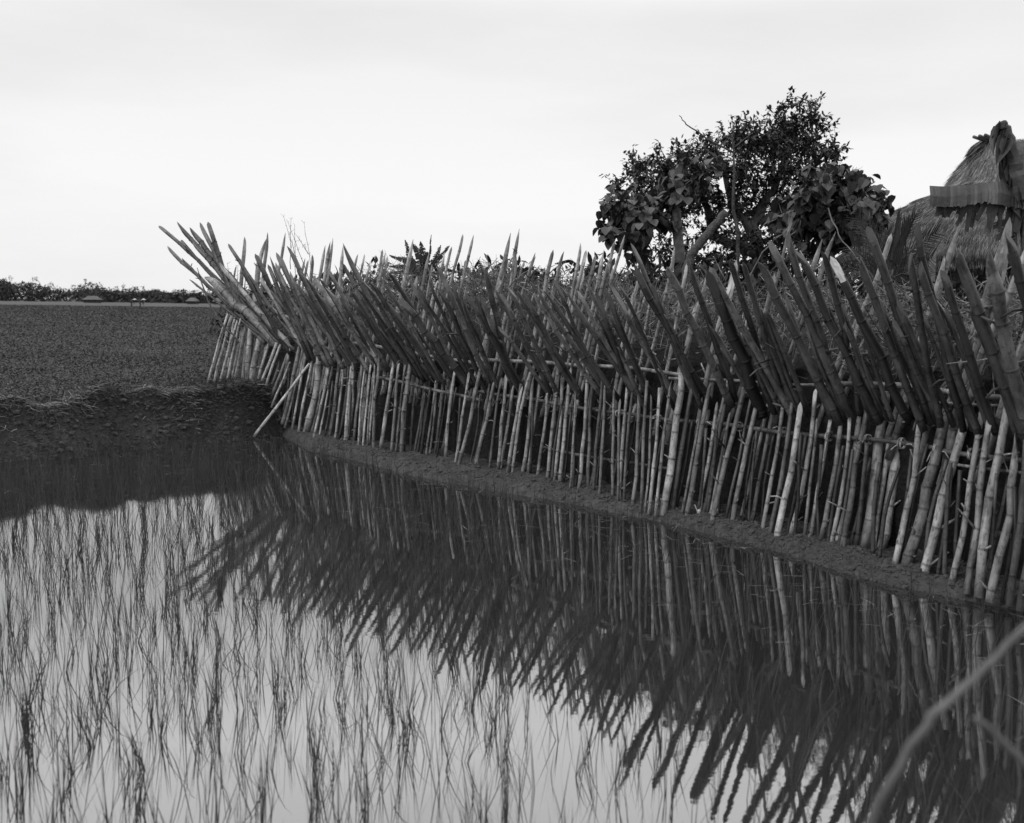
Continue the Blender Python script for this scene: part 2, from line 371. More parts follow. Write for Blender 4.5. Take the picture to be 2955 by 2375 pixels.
key = [(598, 1112), (720, 1124), (768, 1128), (822, 1215), (900, 1260), (1072, 1293), (1284, 1327), (1474, 1364), (1705, 1416), (1902, 1469), (2112, 1506), (2245, 1538), (2430, 1583), (2607, 1637), (2792, 1688), (2905, 1729), (3150, 1815)]
kd = [gz(x, y, zfoot(x)).y for x, y in key]
KX = [k[0] for k in key]; KI = [1/d for d in kd]
KX2 = [300]+KX; KI2 = [KI[0]-.004]+KI
def fd(x): return 1/float(np.interp(x, KX2, KI2))

fence = empty('bamboo_fence', gz(1705, 1416, .08), 'long palisade of upright bamboo stakes and outward slanting sharpened spikes along the paddy', 'fence')
tag(fence)
# (base x, base y, top x, top y, width px) read off the photograph, then turned into world positions
B_ = [(80,830,300,60,28),(150,800,370,0,34),(215,830,440,60,30),(255,830,405,100,26),(310,835,480,90,30),(370,830,510,140,30),(400,825,560,120,34),(510,830,600,150,32),(560,830,655,220,38),(620,850,720,250,80),(670,880,830,340,34),(720,890,910,380,38),(770,900,960,400,32),(850,900,990,500,46),(870,970,1090,390,38),(890,1040,1100,560,26),(950,1050,1170,330,34),(1020,1250,1240,240,48),(1050,1290,1270,380,30),(1140,1340,1320,400,28),(1220,1390,1380,500,34),(1300,1420,1480,360,78),(1370,1420,1540,520,30),(1410,1450,1600,560,32),(1470,1450,1640,560,22),(1600,1460,1720,540,44),(1670,1480,1780,520,30),(1730,1490,1830,560,30),(1780,1510,1880,520,44),(1815,1520,1940,580,32),(1910,1520,2000,560,36),(1980,1530,2060,560,34),(2020,1580,2110,620,26),(2080,1580,2150,650,28)]
D_ = [(10,1260,70,260,42),(90,1270,190,300,38),(150,1290,240,300,26),(205,1310,300,360,28),(270,1320,350,350,28),(340,1340,400,340,38),(420,1350,590,320,46),(555,1380,640,400,34),(610,1380,710,450,28),(690,1390,790,400,56),(790,1380,890,460,36),(850,1390,990,500,32),(945,1370,1020,520,30),(990,1420,1110,560,24),(1035,1400,1120,540,30),(1095,1410,1200,500,36),(1180,1430,1300,560,56),(1230,1480,1340,480,40),(1345,1530,1500,560,34),(1390,1550,1640,450,46),(1570,1560,1760,640,30),(1610,1570,1810,660,46),(1780,1580,1910,620,34),(1890,1610,1980,560,42),(1910,1600,2070,620,38),(2010,1640,2150,700,40)]
F_ = [(10,1240,170,280,42),(110,1310,275,280,42),(170,1310,360,230,38),(280,1310,400,240,44),(360,1320,500,270,38),(480,1340,600,250,40),(600,1370,720,270,44),(680,1390,770,270,40),(760,1420,870,200,44),(880,1470,950,350,28),(920,1460,960,600,36),(990,1480,1080,200,44),(1110,1480,1150,260,48),(1165,1540,1270,330,40),(1245,1560,1320,350,36),(1410,1590,1430,450,38),(1480,1630,1500,560,36),(1510,1600,1590,380,44),(1560,1640,1660,400,36),(1670,1670,1740,400,46),(1760,1720,1830,380,40),(1820,1720,1890,400,28),(1870,1740,1980,460,40),(1950,1760,2110,380,36)]
H_ = [(60,1270,225,20,76),(160,1270,345,90,50),(260,1290,465,140,30),(320,1310,530,100,52),(430,1320,630,170,40),(480,1320,710,140,46),(550,1350,770,280,34),(600,1380,885,150,54),(730,1390,980,190,30),(810,1410,1065,200,50),(890,1380,1180,180,38),(1010,1400,1250,160,40),(1130,1470,1340,200,44),(1210,1500,1430,230,50),(1300,1540,1540,180,66),(1430,1530,1670,180,50),(1590,1550,1720,350,36),(1640,1570,1870,300,44)]
K_ = [(20,1170,200,110,40),(110,1190,260,150,32),(160,1190,340,130,46),(210,1240,410,110,48),(380,1230,540,120,80),(445,1235,630,130,42),(510,1230,730,130,84),(640,1360,860,80,48),(665,1350,960,140,52),(740,1380,1080,60,84),(890,1420,1250,120,72),(1120,1500,1340,260,48),(1250,1550,1430,190,54),(1350,1580,1570,230,70),(1440,1620,1660,350,66),(1600,1650,1730,300,58),(1690,1690,1850,250,60),(1790,1730,1950,280,66),(1880,1770,2050,250,56)]
posts = []
for lst, ox, oy, sc in ((B_, 580, 920, 4.312), (D_, 1000, 980, 4.312), (F_, 1440, 1060, 4.312), (H_, 1900, 1130, 3.768), (K_, 2360, 1150, 2.888)):
    for (a, b, c, d, w) in lst: posts.append((ox+a/sc, oy+b/sc, ox+c/sc, oy+d/sc, w/sc, w > 65))
posts.sort(key=lambda p: -p[4]/fd(p[0])**0 - p[0]*.01)
spare = []
for i, (bx, by, tx, ty, w, thick) in enumerate(posts):
    d0 = gz(bx, by, zfoot(bx)).y; A = at(bx, by+6, d0); dt = d0+.13+.02*R(-1, 1)
    # run on up behind the spikes
    ex = .16 if (random.random() < .7) else .05
    T = at(tx+(tx-bx)*ex, ty+(ty-by)*ex, dt)
    r = w/F*d0/2*1.13
    A = A-(T-A).normalized()*.04
    g = R(.11, .28) if not thick else R(.18, .27)
    if random.random() < .3: g *= .5
    if (tx, ty) == (1900+225/3.768, 1130+20/3.768): g = .27
    args = (A, T, r, g)
    if i < 99: stake('front_post', A, T, r, g, fence, tip=random.random() < .7, stubs=.6, bend=.02, hook=.08)
    else: spare.append(args)
random.seed(77)
for i in range(70):       # thinner dark posts standing just inside the front row
    bx = 760+i*31.5+R(-10, 10); by = float(np.interp(bx, [k[0] for k in key], [k[1] for k in key])); d0 = gz(bx, by, zfoot(bx)).y; hh = R(.62, .78)
    A = at(bx, by, d0); A = Vector((A.x+.07, A.y+R(.07, .12), .02)); T = A+Vector((R(.02, .14), R(.0, .08), hh))
    stake('inner_post', A, T, R(.009, .016), R(.015, .055), fence, tip=False, stubs=.5, bend=.03)
# remaining small posts as one part
tmp = [stake('far_posts', A, T, r, g, fence, tip=False, stubs=.3, bend=.015) for A, T, r, g in spare]
def join(objs, name, parent):
    m = MB(); 
    for o in objs:
        mw = o.matrix_world; me_ = o.data; b = len(m.v)
        a = me_.attributes.get('ring'); av = [0.0]*len(me_.vertices)
        if a: a.data.foreach_get('value', av)
        for v in me_.vertices: m.v.append(tuple(mw @ v.co))
        m.a.extend(av)
        for p in me_.polygons: m.f.append(tuple(b+i for i in p.vertices)); m.m.append(p.material_index)
        bpy.data.objects.remove(o)
    return m.build(name, [M_BAM, M_CUT], parent, color=.3, smooth=True)
if tmp:
    bpy.context.view_layer.update()
    tag(join(tmp, 'far_posts', fence), kind='stuff')

# slanting spikes: tip x, tip y, base x, base y, width px, grey
SP = [(455,649,815,1000,12,.2),(507,643,800,985,15,.17),(541,657,815,990,17,.2),(573,640,705,905,14,.2),(599,638,690,915,15,.2),(482,713,760,985,12,.17),(520,690,790,1000,10,.14),(556,701,800,1000,16,.15),
(592,790,811,998,27,.17),(656,701,862,992,12,.1),(629,757,846,1005,14,.2),(659,816,835,1000,11,.15),(521,745,788,995,9,.2),(548,805,780,985,7,.2),(737,731,843,985,16,.12),
(773,739,905,1035,13,.12),(795,727,925,1035,14,.1),(809,741,935,1040,13,.13),(773,761,890,1030,13,.14),(791,757,940,1042,13,.14),(833,708,985,1045,15,.12),(832,782,960,1045,13,.16),
(860,780,1010,1050,14,.12),(885,796,1030,1055,15,.16),(901,797,1100,1060,18,.16),(944,771,1110,1055,12,.08),(942,825,1085,1062,13,.14),(918,842,1050,1060,13,.12),(984,704,1180,1073,17,.1),(987,760,1150,1068,13,.09),
(1014,841,1170,1077,14,.13),(1051,808,1215,1085,14,.12),(1069,811,1262,1088,16,.1),(1123,785,1310,1095,14,.1),(1150,859,1345,1105,22,.17),(1264,769,1420,1118,16,.1),(1264,827,1400,1122,15,.08),(1324,848,1430,1125,13,.16),
(1368,855,1505,1128,15,.05),(1390,858,1480,1120,15,.12),(1402,772,1478,1090,19,.08),(1425,832,1610,1130,13,.17),(1446,846,1585,1125,15,.18),(1471,828,1605,1130,14,.11),(1511,844,1665,1140,15,.16),(1534,849,1740,1145,14,.13),
(1550,839,1765,1150,14,.14),(1573,832,1785,1150,17,.11),(1624,835,1850,1155,18,.13),(1668,837,1835,1150,13,.13),(1722,844,1825,1150,17,.05),(1752,844,1880,1160,18,.11),(1766,821,1955,1165,17,.11),
(1824,700,1995,1120,15,.10),(1833,775,2045,1160,24,.06),(1919,769,2110,1165,23,.13),(1977,741,2120,1150,19,.10),(2041,785,2190,1175,38,.045),(2049,772,2285,1200,21,.14),(2107,747,2230,1150,19,.10),(2143,752,2260,1160,18,.12),
(2193,748,2415,1200,27,.15),(2220,696,2450,1190,24,.07),(2269,672,2445,1180,22,.15),(2302,720,2525,1195,24,.09),(2376,720,2480,1180,20,.09),(2399,741,2620,1200,30,.045),(2473,741,2655,1215,24,.05),(2504,655,2680,1190,26,.19),
(2622,731,2712,1220,22,.13),(2646,649,2775,1220,22,.11),(2650,757,2815,1230,24,.15),(2721,780,2870,1235,25,.10),(2759,724,2965,1265,38,.18),(2838,716,2990,1280,44,.13),(2912,667,3040,1290,34,.10),(2990,700,3110,1300,30,.12),(3060,690,3180,1310,32,.12)]
random.seed(21)
fill = [(x, R(800, 850)-(x < 950)*25, 0, 0, R(11, 14), R(.09, .16)) for x in (700, 748, 850, 872, 925, 965, 1000, 1035, 1085, 1110, 1180, 1205, 1235, 1300, 1345, 1490, 1600, 1690, 1790, 1880)]
for (tx, ty, bx, by, w, g) in fill:
    bx = tx+R(135, 185); by = float(np.interp(bx, [790, 930, 1083, 1243, 1430, 1640, 1880, 2072], [1005, 1042, 1062, 1091, 1125, 1142, 1165, 1172]))
    SP.append((tx, ty, bx, by, w, g))
for i, (tx, ty, bx, by, w, g) in enumerate(SP):
    kt = float(np.interp(tx, [455, 600, 800, 1000, 2955], [1.06, 1.03, .965, .95, .935]))
    db = fd(bx)*1.02+.2+R(-.03, .04); dt = fd(tx)*kt+R(-.04, .04)
    A = at(bx, by, db); T = at(tx, ty, dt); A = A-(T-A).normalized()*R(.02, .08)
    r = w/F*(db+dt)/2/2*1.0
    lab = None; fresh = False
    if (tx, ty) == (2399, 741): lab = 'dark thick spike with a bright freshly cut white point'; fresh = True
    elif (tx, ty) == (2041, 785): lab = 'very thick nearly black slanting spike'
    elif (tx, ty) == (592, 790): lab = 'thick pale spike in the bundle at the far left end'
    stake('slanting_spike', A, T, r, g*(.6 if w > 30 else 1)*(R(.16, .36) if random.random() < .62 else R(.5, 1.05)), fence, stubs=.4, fresh=fresh, label=lab, hook=.14, bend=.012,
          tiplen=(r*5.2 if fresh else r*R(3.6, 5.2)+.01 if w > 20 else None), taper=.9 if w < 30 else .78)
random.seed(88)
for i in range(48):       # shorter dark spikes in the second layer
    tx = R(760, 2820); ty = float(np.interp(tx, [760, 1000, 1500, 2000, 2820], [830, 880, 905, 890, 880]))+R(-35, 45); bx = tx+R(120, 185)*(1 if tx < 1700 else .85); bx = min(bx, 3050)
    by = float(np.interp(bx, [790, 930, 1083, 1243, 1430, 1640, 1880, 2072, 2277, 2706, 3050], [1005, 1042, 1062, 1091, 1125, 1142, 1165, 1172, 1200, 1222, 1285]))
    db = fd(bx)*1.02+.26; dt = fd(tx)*.985
    stake('inner_spike', at(bx, by, db), at(tx, ty, dt), float(np.interp(tx, [760, 1800, 2900], [10, 14, 19]))*R(.8, 1.15)/F*db/2, R(.02, .06), fence, stubs=.4, bend=.015)
# tall stakes rising behind
random.seed(5)
RS = [(709,683,12),(765,684,16),(776,670,11),(824,670,9),(681,766,6),(881,744,9),(904,734,11),(939,706,10),(949,695,12),(961,685,8),(990,709,11),(986,774,8),(1031,733,8),(1053,734,7),(1069,753,8),(1104,720,9),(1113,727,8),(1118,739,9),(1193,688,13),(1185,741,10),(1239,725,11),(1283,725,10),(1303,711,9),(1337,676,9),(1367,677,9),(1343,750,7),(1262,808,11),
(1474,670,14),(1499,658,11),(1493,735,9),(1545,728,11),(1597,720,13),(1624,723,12),(1615,765,11),(1679,701,11),(1692,723,12),(1719,735,11),(1743,719,11),(1773,696,10),(1803,677,9),(1453,763,18),(1762,756,8),
(1951,711,12),(1983,761,11),(2013,866,17),(1991,966,14),(2127,750,22),(2113,805,14),(2041,800,12),(2286,623,10),(2373,689,17),(2407,665,15),(2236,790,16),(2574,672,17),(2542,828,17),(2255,942,14),(2160,905,12),(2345,850,14),
(2772,641,20),(2731,739,17),(2924,630,34),(2909,739,18),(2680,893,22),(2883,900,20),(2766,1058,20),(2480,910,15),(2830,860,18),(3000,640,26),(3080,660,24)]
for i in range(28):
    x = R(880, 1900); RS.append((x, R(745, 850), R(7, 12)))
for (tx, ty, w) in RS[:97]:
    kt = 1.055; dt = fd(tx)*kt+R(.05, .2); T = at(tx, ty, dt)
    slope = R(.15, .27) if tx < 2600 else R(.24, .08)
    u = gz(tx-slope*(1420-ty)*1.0 if False else tx, ty+200, 0)
    # foot on the ground line behind the front posts
    bx = tx-slope*600; yb = float(np.interp(bx, KX, [k[1] for k in key])); bx = tx-slope*(yb-ty)
    d0 = fd(max(bx, 600))*1.0+.16; xw = at(bx, yb, d0).x
    A = Vector((xw, d0, hgt(xw, d0)-.05)); r = w/F*dt/2
    A = A.lerp(T, max(0, (R(.5, .7)-A.z)/max(.3, T.z-A.z)))+Vector((0, R(.12, .3)+(.25 if tx > 2200 else 0), 0))
    stake('rear_stake', A, T, r*1.05, R(.12, .32), fence, stubs=.45, bend=.02, double=random.random() < .35, tiplen=R(6, 9)*r+.02, taper=.85)
# rails
def rail(pts, w, k, add, g, nm='rail'):
    P = [at(x, y, fd(x)*k+add) for x, y in pts]
    m = MB(); pp = []; rr = []; aa = []
    for i in range(len(P)-1):
        n = max(2, int((P[i+1]-P[i]).length/.19))
        for j in range(n):
            q = P[i].lerp(P[i+1], j/n); r = w/F*q.y/2; dr = (P[i+1]-P[i]).normalized()
            for dz, s_, a in ((0, 1.14, 1), (.012, 1, .3), (.05, 1, 0), (.13, 1, 0)):
                if j/n*(P[i+1]-P[i]).length+dz < (P[i+1]-P[i]).length-.01:
                    pp.append(q+dr*dz+Vector((0, 0, .004*math.sin(q.x*9)))); rr.append(r*s_); aa.append(a)
    pp.append(P[-1]); rr.append(w/F*P[-1].y/2); aa.append(0)
    m.tube(pp, rr, 10, attr=aa); return m.build(nm, [M_BAM], fence, smooth=True, color=g)
rail([(840, 985), (1050, 992), (1313, 1040), (1400, 1052)], 10, 1.03, .26, .2)
rail([(1370, 1036), (1560, 1046), (1830, 1063), (1990, 1083)], 11, 1.03, .26, .2)
rail([(1930, 1090), (2110, 1099), (2310, 1110), (2440, 1108)], 9, 1.03, .26, .15)
rail([(2400, 1108), (2620, 1113), (2790, 1136), (3100, 1170)], 16, 1.03, .26, .17)
rail([(2690, 1159), (2890, 1170), (3100, 1185)], 8, 1.03, .26, .2)
rail([(1080, 1085), (1325, 1141), (1392, 1156)], 9, 1.02, .2, .12)
rail([(1380, 1128), (1588, 1162), (1762, 1190), (1913, 1208), (1975, 1216)], 10, 1.02, .24, .08)
rail([(1950, 1212), (2091, 1226), (2232, 1244), (2412, 1261), (2575, 1275), (2700, 1292)], 13, 1.02, .27, .075)
rail([(2700, 1298), (2838, 1316), (3100, 1345)], 15, 1.02, .27, .08)
rail([(2765, 1340), (2904, 1358), (3100, 1380)], 9, 1.02, .2, .14)
rail([(2880, 1538), (2960, 1552), (3100, 1575)], 16, 1.02, .2, .12)
rail([(760, 868), (800, 905), (850, 925)], 11, 1.03, .05, .25)
rail([(1560, 1290), (1740, 1325), (1930, 1352)], 9, 1.02, .2, .07)
# lashings: loops of split bamboo round the rails
random.seed(3)
for x in (1110, 1200, 1290, 1440, 1540, 1650, 1780, 1900, 2020, 2130, 2260, 2390, 2500, 2600, 2700, 2800, 2880):
    y = float(np.interp(x, [1080, 1325, 1392, 1588, 1762, 1913, 2091, 2232, 2412, 2575, 2700, 2838, 3100], [1085, 1141, 1156, 1162, 1190, 1208, 1226, 1244, 1261, 1275, 1294, 1316, 1345]))
    c = at(x, y, fd(x)*1.02+.235); m = MB(); r = .024+.01*(x > 2000)
    for k in range(3):
        pts = []; ax = R(-.5, .5)
        uu = Vector((.6, -.8, 0)); nn_ = Vector((.8, .6, 0)); ax *= .012
        for a in range(15):
            t = a/14*6.28*1.05; pts.append(c+nn_*(math.cos(t)*r)+Vector((0, 0, math.sin(t)*r))+uu*(k*.008+ax*math.cos(t)))
        m.tube(pts, .003, 5)
    for k in range(2):
        d = Vector((R(-1, 1), R(-1, -.2), R(-.6, .6))).normalized(); m.tube([c+d*r, c+d*(r+.03)+Vector((0, 0, .01)), c+d*(r+.08)+Vector((0, 0, R(-.04, .02)))], [.004, .0035, .002], 5)
    m.build('lashing', [M_BAM], fence, color=R(.18, .4), smooth=True)

# loose pole leaning on the left end
pm = MB()
A = at(728, 1265, gz(728, 1265, .0).y-.02); T = at(893, 1050, fd(880)-.12)
m_ = stake('leaning_pole', A-(T-A).normalized()*.05, T, .017, .42, None, tip=False, stubs=0, bend=.004, taper=.9)
tag(m_, 'pale loose bamboo pole leaning from the water against the left end of the palisade', 'pole')
# chips on the mud
for (x, y, l, a, lab) in ((2147, 1560, .03, 1.3, 'small pale bamboo chip standing in the mud strip below the right half of the fence'), (2299, 1566, .035, .4, 'thin pale split chip lying on the mud close to the stake feet'), (2700, 1672, .03, -.9, 'tiny pale sliver lying on the mud near the right edge')):
    p = gz(x, y, .1); p.z = hgt(p.x, p.y)+.004; m = MB(); d = Vector((math.cos(a), .3, math.sin(a)*.8)).normalized()
    m.tube([p-d*l*.5, p, p+d*l*.5], [.003, .005, .002], 5); tag(m.build('bamboo_chip', [M_FRESH]), lab, 'chip')

# ------------------------------------------------------------------ leaves and trees
def leafmesh(m, p, d, L, w, mi=0, fold=.15, shape='oval', up=None):
    d = Vector(d).normalized(); s = d.cross(up or Vector((R(-.4, .4), R(-.4, .4), 1)))
    if s.length < 1e-3: s = Vector((1, 0, 0))
    s.normalize(); n = s.cross(d)
    if shape == 'oval': prof = [(.0, .0), (.3, .5), (.65, .42), (1, 0)]
    else: prof = [(.0, .0), (-.06, .3), (.18, .56), (.5, .5), (.78, .26), (1.0, .0)]
    ctr = [p+d*(L*t)+n*(-.12*L*t*t) for t, _ in prof]
    l = [c+s*(w*q)+n*(w*fold*q*2) for c, (t, q) in zip(ctr, prof)]; r = [c-s*(w*q)+n*(w*fold*q*2) for c, (t, q) in zip(ctr, prof)]
    k = len(prof); vs = ctr+l[1:-1]+r[1:-1]; fs = []
    L0 = k; R0 = k+k-2
    fs.append((0, L0, 1) if shape == 'oval' else (0, L0, 1)); fs.append((0, 1, R0))
    for i in range(1, k-2): fs += [(i, L0+i-1, L0+i, i+1), (i, i+1, R0+i, R0+i-1)]
    fs += [(k-2, L0+k-3, k-1), (k-2, k-1, R0+k-3)]
    m.add(vs, fs, mi)
def rv():
    while True:
        v = Vector((R(-1, 1), R(-1, 1), R(-1, 1)))
        if .05 < v.length < 1: return v
def limb(m, pts, r0, r1, n=7, wob=.03):
    P = []; 
    for i in range(len(pts)-1):
        for j in range(4):
            q = Vector(pts[i]).lerp(Vector(pts[i+1]), j/4); P.append(q+rv()*wob*(0 if i == 0 and j == 0 else 1))
    P.append(Vector(pts[-1])); k = len(P)
    m.tube(P, [r0+(r1-r0)*i/(k-1) for i in range(k)], n)
def crown(blobs, depth, spread, ncl, nleaf, L, w, shape, mt, parent, droop=-.2, twigs=None, name='crown', sub=.17, hang=False):
    m = MB(); tw = MB()
    tot = sum(b[2]**2 for b in blobs)
    for (x, y, rp) in blobs:
        c = at(x, y, depth+R(-spread, spread)*.5); rr = rp/F*depth
        k = max(1, int(ncl*rp*rp/tot)); 
        for _ in range(k):
            u = rv(); u = u*(.72+.28*random.random())/max(u.length, .3)*u.length**.4 if random.random() < .75 else u
            q = c+Vector((u.x*rr, u.y*max(rr, .3)*1.1, u.z*rr)); dirn = (q-c)
            if dirn.length < .01: dirn = Vector((0, 0, 1))
            dirn = (dirn.normalized()+Vector((0, 0, .35))+rv()*.6).normalized()
            if twigs: tw.tube([q-dirn*sub*1.6, q, q+dirn*sub*.9], [.006, .004, .002], 4)
            for j in range(int(nleaf*R(.6, 1.4))):
                b = q+dirn*R(-sub, sub)*1.1+rv()*sub*.28; e = (dirn*.5+rv()+Vector((0, 0, droop))).normalized()
                if hang: e = Vector((e.x*.8, e.y*.8, -abs(e.z)*.9-.15)).normalized()
                s = R(.65, 1.2); leafmesh(m, b, e, L*s, w*s, shape=shape)
    if twigs:
        b = len(m.v); m.v += tw.v; m.a += tw.a; m.f += [tuple(b+i for i in f) for f in tw.f]; m.m += [1]*len(tw.f)
    return m.build(name, [mt, twigs], parent)
def D(l): return [(x*K, y*K)+tuple(r*K for r in rest) for x, y, *rest in l]
random.seed(11)
# big small-leaved tree
TD = 14.5
tr = empty('tree', at(1490*K, 640*K, TD), 'tall dark small leaved tree with two pointed crown tops behind the palisade', 'tree')
tr.location.z = .45
m = MB(); P = lambda x, y, d=TD: at(x*K, y*K, d)
limb(m, [Vector((P(1600, 640).x, TD, .4)), P(1600, 560), P(1585, 470), P(1640, 380), P(1680, 260)], .13, .02, 8)
limb(m, [P(1590, 500), P(1540, 430), P(1520, 350), P(1480, 310)], .07, .015)
limb(m, [P(1600, 540), P(1500, 500), P(1480, 420), P(1400, 370), P(1340, 350)], .08, .012)
limb(m, [P(1600, 470), P(1690, 400), P(1740, 300)], .05, .012); limb(m, [P(1480, 420), P(1380, 430), P(1310, 430)], .04, .01)
m.build('trunk', [M_BARK], tr, smooth=True)
blobs = [(1653, 222, 17), (1652, 255, 30), (1706, 218, 15), (1707, 250, 24), (1640, 290, 50), (1700, 290, 46), (1745, 320, 30), (1590, 290, 36), (1545, 285, 32), (1500, 315, 40), (1560, 340, 50), (1640, 350, 55), (1720, 370, 45),
         (1450, 330, 38), (1405, 345, 34), (1350, 345, 28), (1335, 375, 30), (1300, 395, 22), (1390, 395, 42), (1470, 400, 45), (1540, 420, 48), (1610, 430, 55), (1680, 440, 45), (1420, 460, 40), (1350, 430, 35), (1490, 480, 36),
         (1560, 500, 40), (1625, 520, 45), (1500, 545, 30), (1440, 545, 28), (1405, 520, 26), (1690, 520, 40), (1760, 360, 14), (1560, 570, 40), (1650, 590, 45)]
crown(D(blobs), TD, .9, 1080, 17, .075, .038, 'oval', M_LEAF, tr, twigs=M_BARK, sub=.14)
# broad-leaved trees
random.seed(12)
d1 = 12.0
t1 = empty('broad_leaved_tree', Vector((P(1427, 600, d1).x, d1, .4)), 'broad leaved tree with a pale trunk at the left side of the tall tree', 'tree')
m = MB(); limb(m, [Vector((P(1432, 640, d1).x, d1, .3)), P(1432, 560, d1), P(1428, 500, d1), P(1424, 440, d1)], .075, .05, 9, .008)
limb(m, [P(1424, 470, d1), P(1425, 420, d1), P(1440, 370, d1)], .045, .015, 7, .01); limb(m, [P(1426, 490, d1), P(1380, 455, d1), P(1320, 440, d1)], .04, .012, 7, .015)
m.build('trunk', [M_PALEBARK], t1, smooth=True)
crown(D([(1285, 425, 22), (1300, 455, 28), (1335, 430, 28), (1370, 450, 30), (1345, 480, 30), (1390, 420, 25), (1290, 480, 20), (1320, 510, 22), (1405, 395, 24), (1440, 365, 28), (1475, 355, 22), (1430, 400, 28), (1465, 385, 22), (1400, 470, 20), (1350, 530, 16)]), d1, .8, 260, 4.5, .11, .1, 'heart', M_BIGLEAF, t1, droop=-.5, twigs=M_BARK, sub=.11, hang=True)
d2 = 11.0
t2 = empty('broad_leaved_tree', Vector((P(1740, 600, d2).x, d2, .4)), 'bushy broad leaved tree with large drooping leaves between the tall tree and the thatched roof', 'tree')
m = MB(); limb(m, [Vector((P(1750, 640, d2).x, d2, .3)), P(1748, 570, d2), P(1740, 480, d2), P(1745, 400, d2)], .06, .02, 8, .01)
limb(m, [P(1745, 500, d2), P(1800, 450, d2), P(1830, 410, d2)], .03, .01); limb(m, [P(1745, 520, d2), P(1700, 450, d2), P(1680, 400, d2)], .03, .01)
m.build('trunk', [M_BARK], t2, smooth=True)
crown(D([(1745, 365, 22), (1720, 385, 30), (1770, 385, 30), (1690, 405, 28), (1670, 430, 26), (1650, 455, 22), (1710, 430, 32), (1760, 425, 34), (1800, 400, 28), (1820, 385, 18), (1835, 430, 26), (1850, 445, 14), (1800, 450, 30), (1750, 470, 34), (1700, 475, 30), (1660, 490, 22), (1790, 490, 28), (1740, 515, 26), (1825, 475, 20)]), d2, .8, 360, 4.5, .11, .1, 'heart', M_BIGLEAF, t2, droop=-.5, twigs=M_BARK, sub=.10, hang=True)
# bare sapling
d3 = 11.5; m = MB(); random.seed(14)
limb(m, [Vector((P(1560, 620, d3).x, d3, .3)), P(1553, 500, d3), P(1542, 420, d3), P(1547, 340, d3), P(1543, 290, d3), P(1545, 262, d3)], .024, .005, 7, .012)
limb(m, [P(1542, 320, d3), P(1490, 292, d3), P(1445, 262, d3), P(1430, 243, d3)], .012, .004, 6, .008); limb(m, [P(1547, 310, d3), P(1585, 278, d3)], .01, .004, 5, .006); limb(m, [P(1545, 285, d3), P(1533, 252, d3)], .006, .002, 5, .004)
tag(m.build('bare_sapling', [M_MIDBARK], smooth=True), 'thin bare pale sapling with one long leafless branch in front of the tall tree', 'sapling')
# lopped limb
m = MB(); limb(m, [Vector((P(1430, 640, 11).x, 11, .3)), P(1448, 560, 11), P(1455, 535, 11), P(1475, 512, 11), P(1500, 482, 11), P(1528, 447, 11)], .052, .044, 10, .012)
tag(m.build('lopped_trunk', [M_MIDBARK], smooth=True), 'thick crooked cut off trunk leaning right behind the stakes, without leaves', 'tree trunk')

# banana plants
def banana_leaf(mid, width, tear=.5, droop=.35, up=Vector((0, -.85, .5)), n=26):
    """strips along a midrib curve, torn here and there"""
    m = MB(); pts = []
    for i in range(n+1):
        t = i/n*(len(mid)-1); k = min(int(t), len(mid)-2); pts.append(Vector(mid[k]).lerp(Vector(mid[k+1]), t-k))
    for _ in range(3): pts = [pts[0]]+[(pts[i-1]+pts[i]*2+pts[i+1])/4 for i in range(1, n)]+[pts[-1]]
    tot = (pts[-1]-pts[0]).length
    for s in (-1, 1):
        ang = R(-.15, .15); dr = droop
        for i in range(n):
            a, b = pts[i], pts[i+1]; t = (b-a).normalized(); sd = t.cross(up)
            if sd.length < .05: sd = Vector((1, 0, 0))
            sd.normalize(); w = width*math.sin(math.pi*min(1, (i+1.2)/(n+1.2))**.8)**.6*.5
            if random.random() < tear: dr = droop+R(-.25, .6); gap = .14
            else: gap = 0
            d_ = (sd*s*math.cos(dr)-up*math.sin(dr)).normalized(); d2_ = (d_-up*.25).normalized()
            w2 = w*R(.85, 1.0); g = t*(b-a).length*gap
            m.add([a+g*.3, b, b+d_*w2*.5, a+g+d_*w2*.5, b+d_*w2*.5+d2_*w2*.5-g*.4+t*w2*.1, a+g+d_*w2*.5+d2_*w2*.5+t*w2*.1], [(0, 1, 2, 3), (3, 2, 4, 5)])
    m.tube(pts[::2]+[pts[-1]], [.012*(1-i/(len(pts[::2])+1)) + .003 for i in range(len(pts[::2])+1)], 5)
    return m
def banana(base, top, leaves, label, width=.35, d=14, mtl=None, group=None):
    e = empty('banana_plant', base, label, 'banana plant', group)
    m = MB(); limb(m, [base, base.lerp(top, .5), top], .09, .05, 9, .01); m.build('stem', [M_PALEBARK], e, smooth=True)
    for lf in leaves: banana_leaf(lf[0], lf[1], lf[2], lf[3]).build('leaf', [mtl or M_BANANA], e)
    return e
random.seed(31); db = 15.5; PB = lambda x, y, o=0: at(x*K, y*K, db+o)
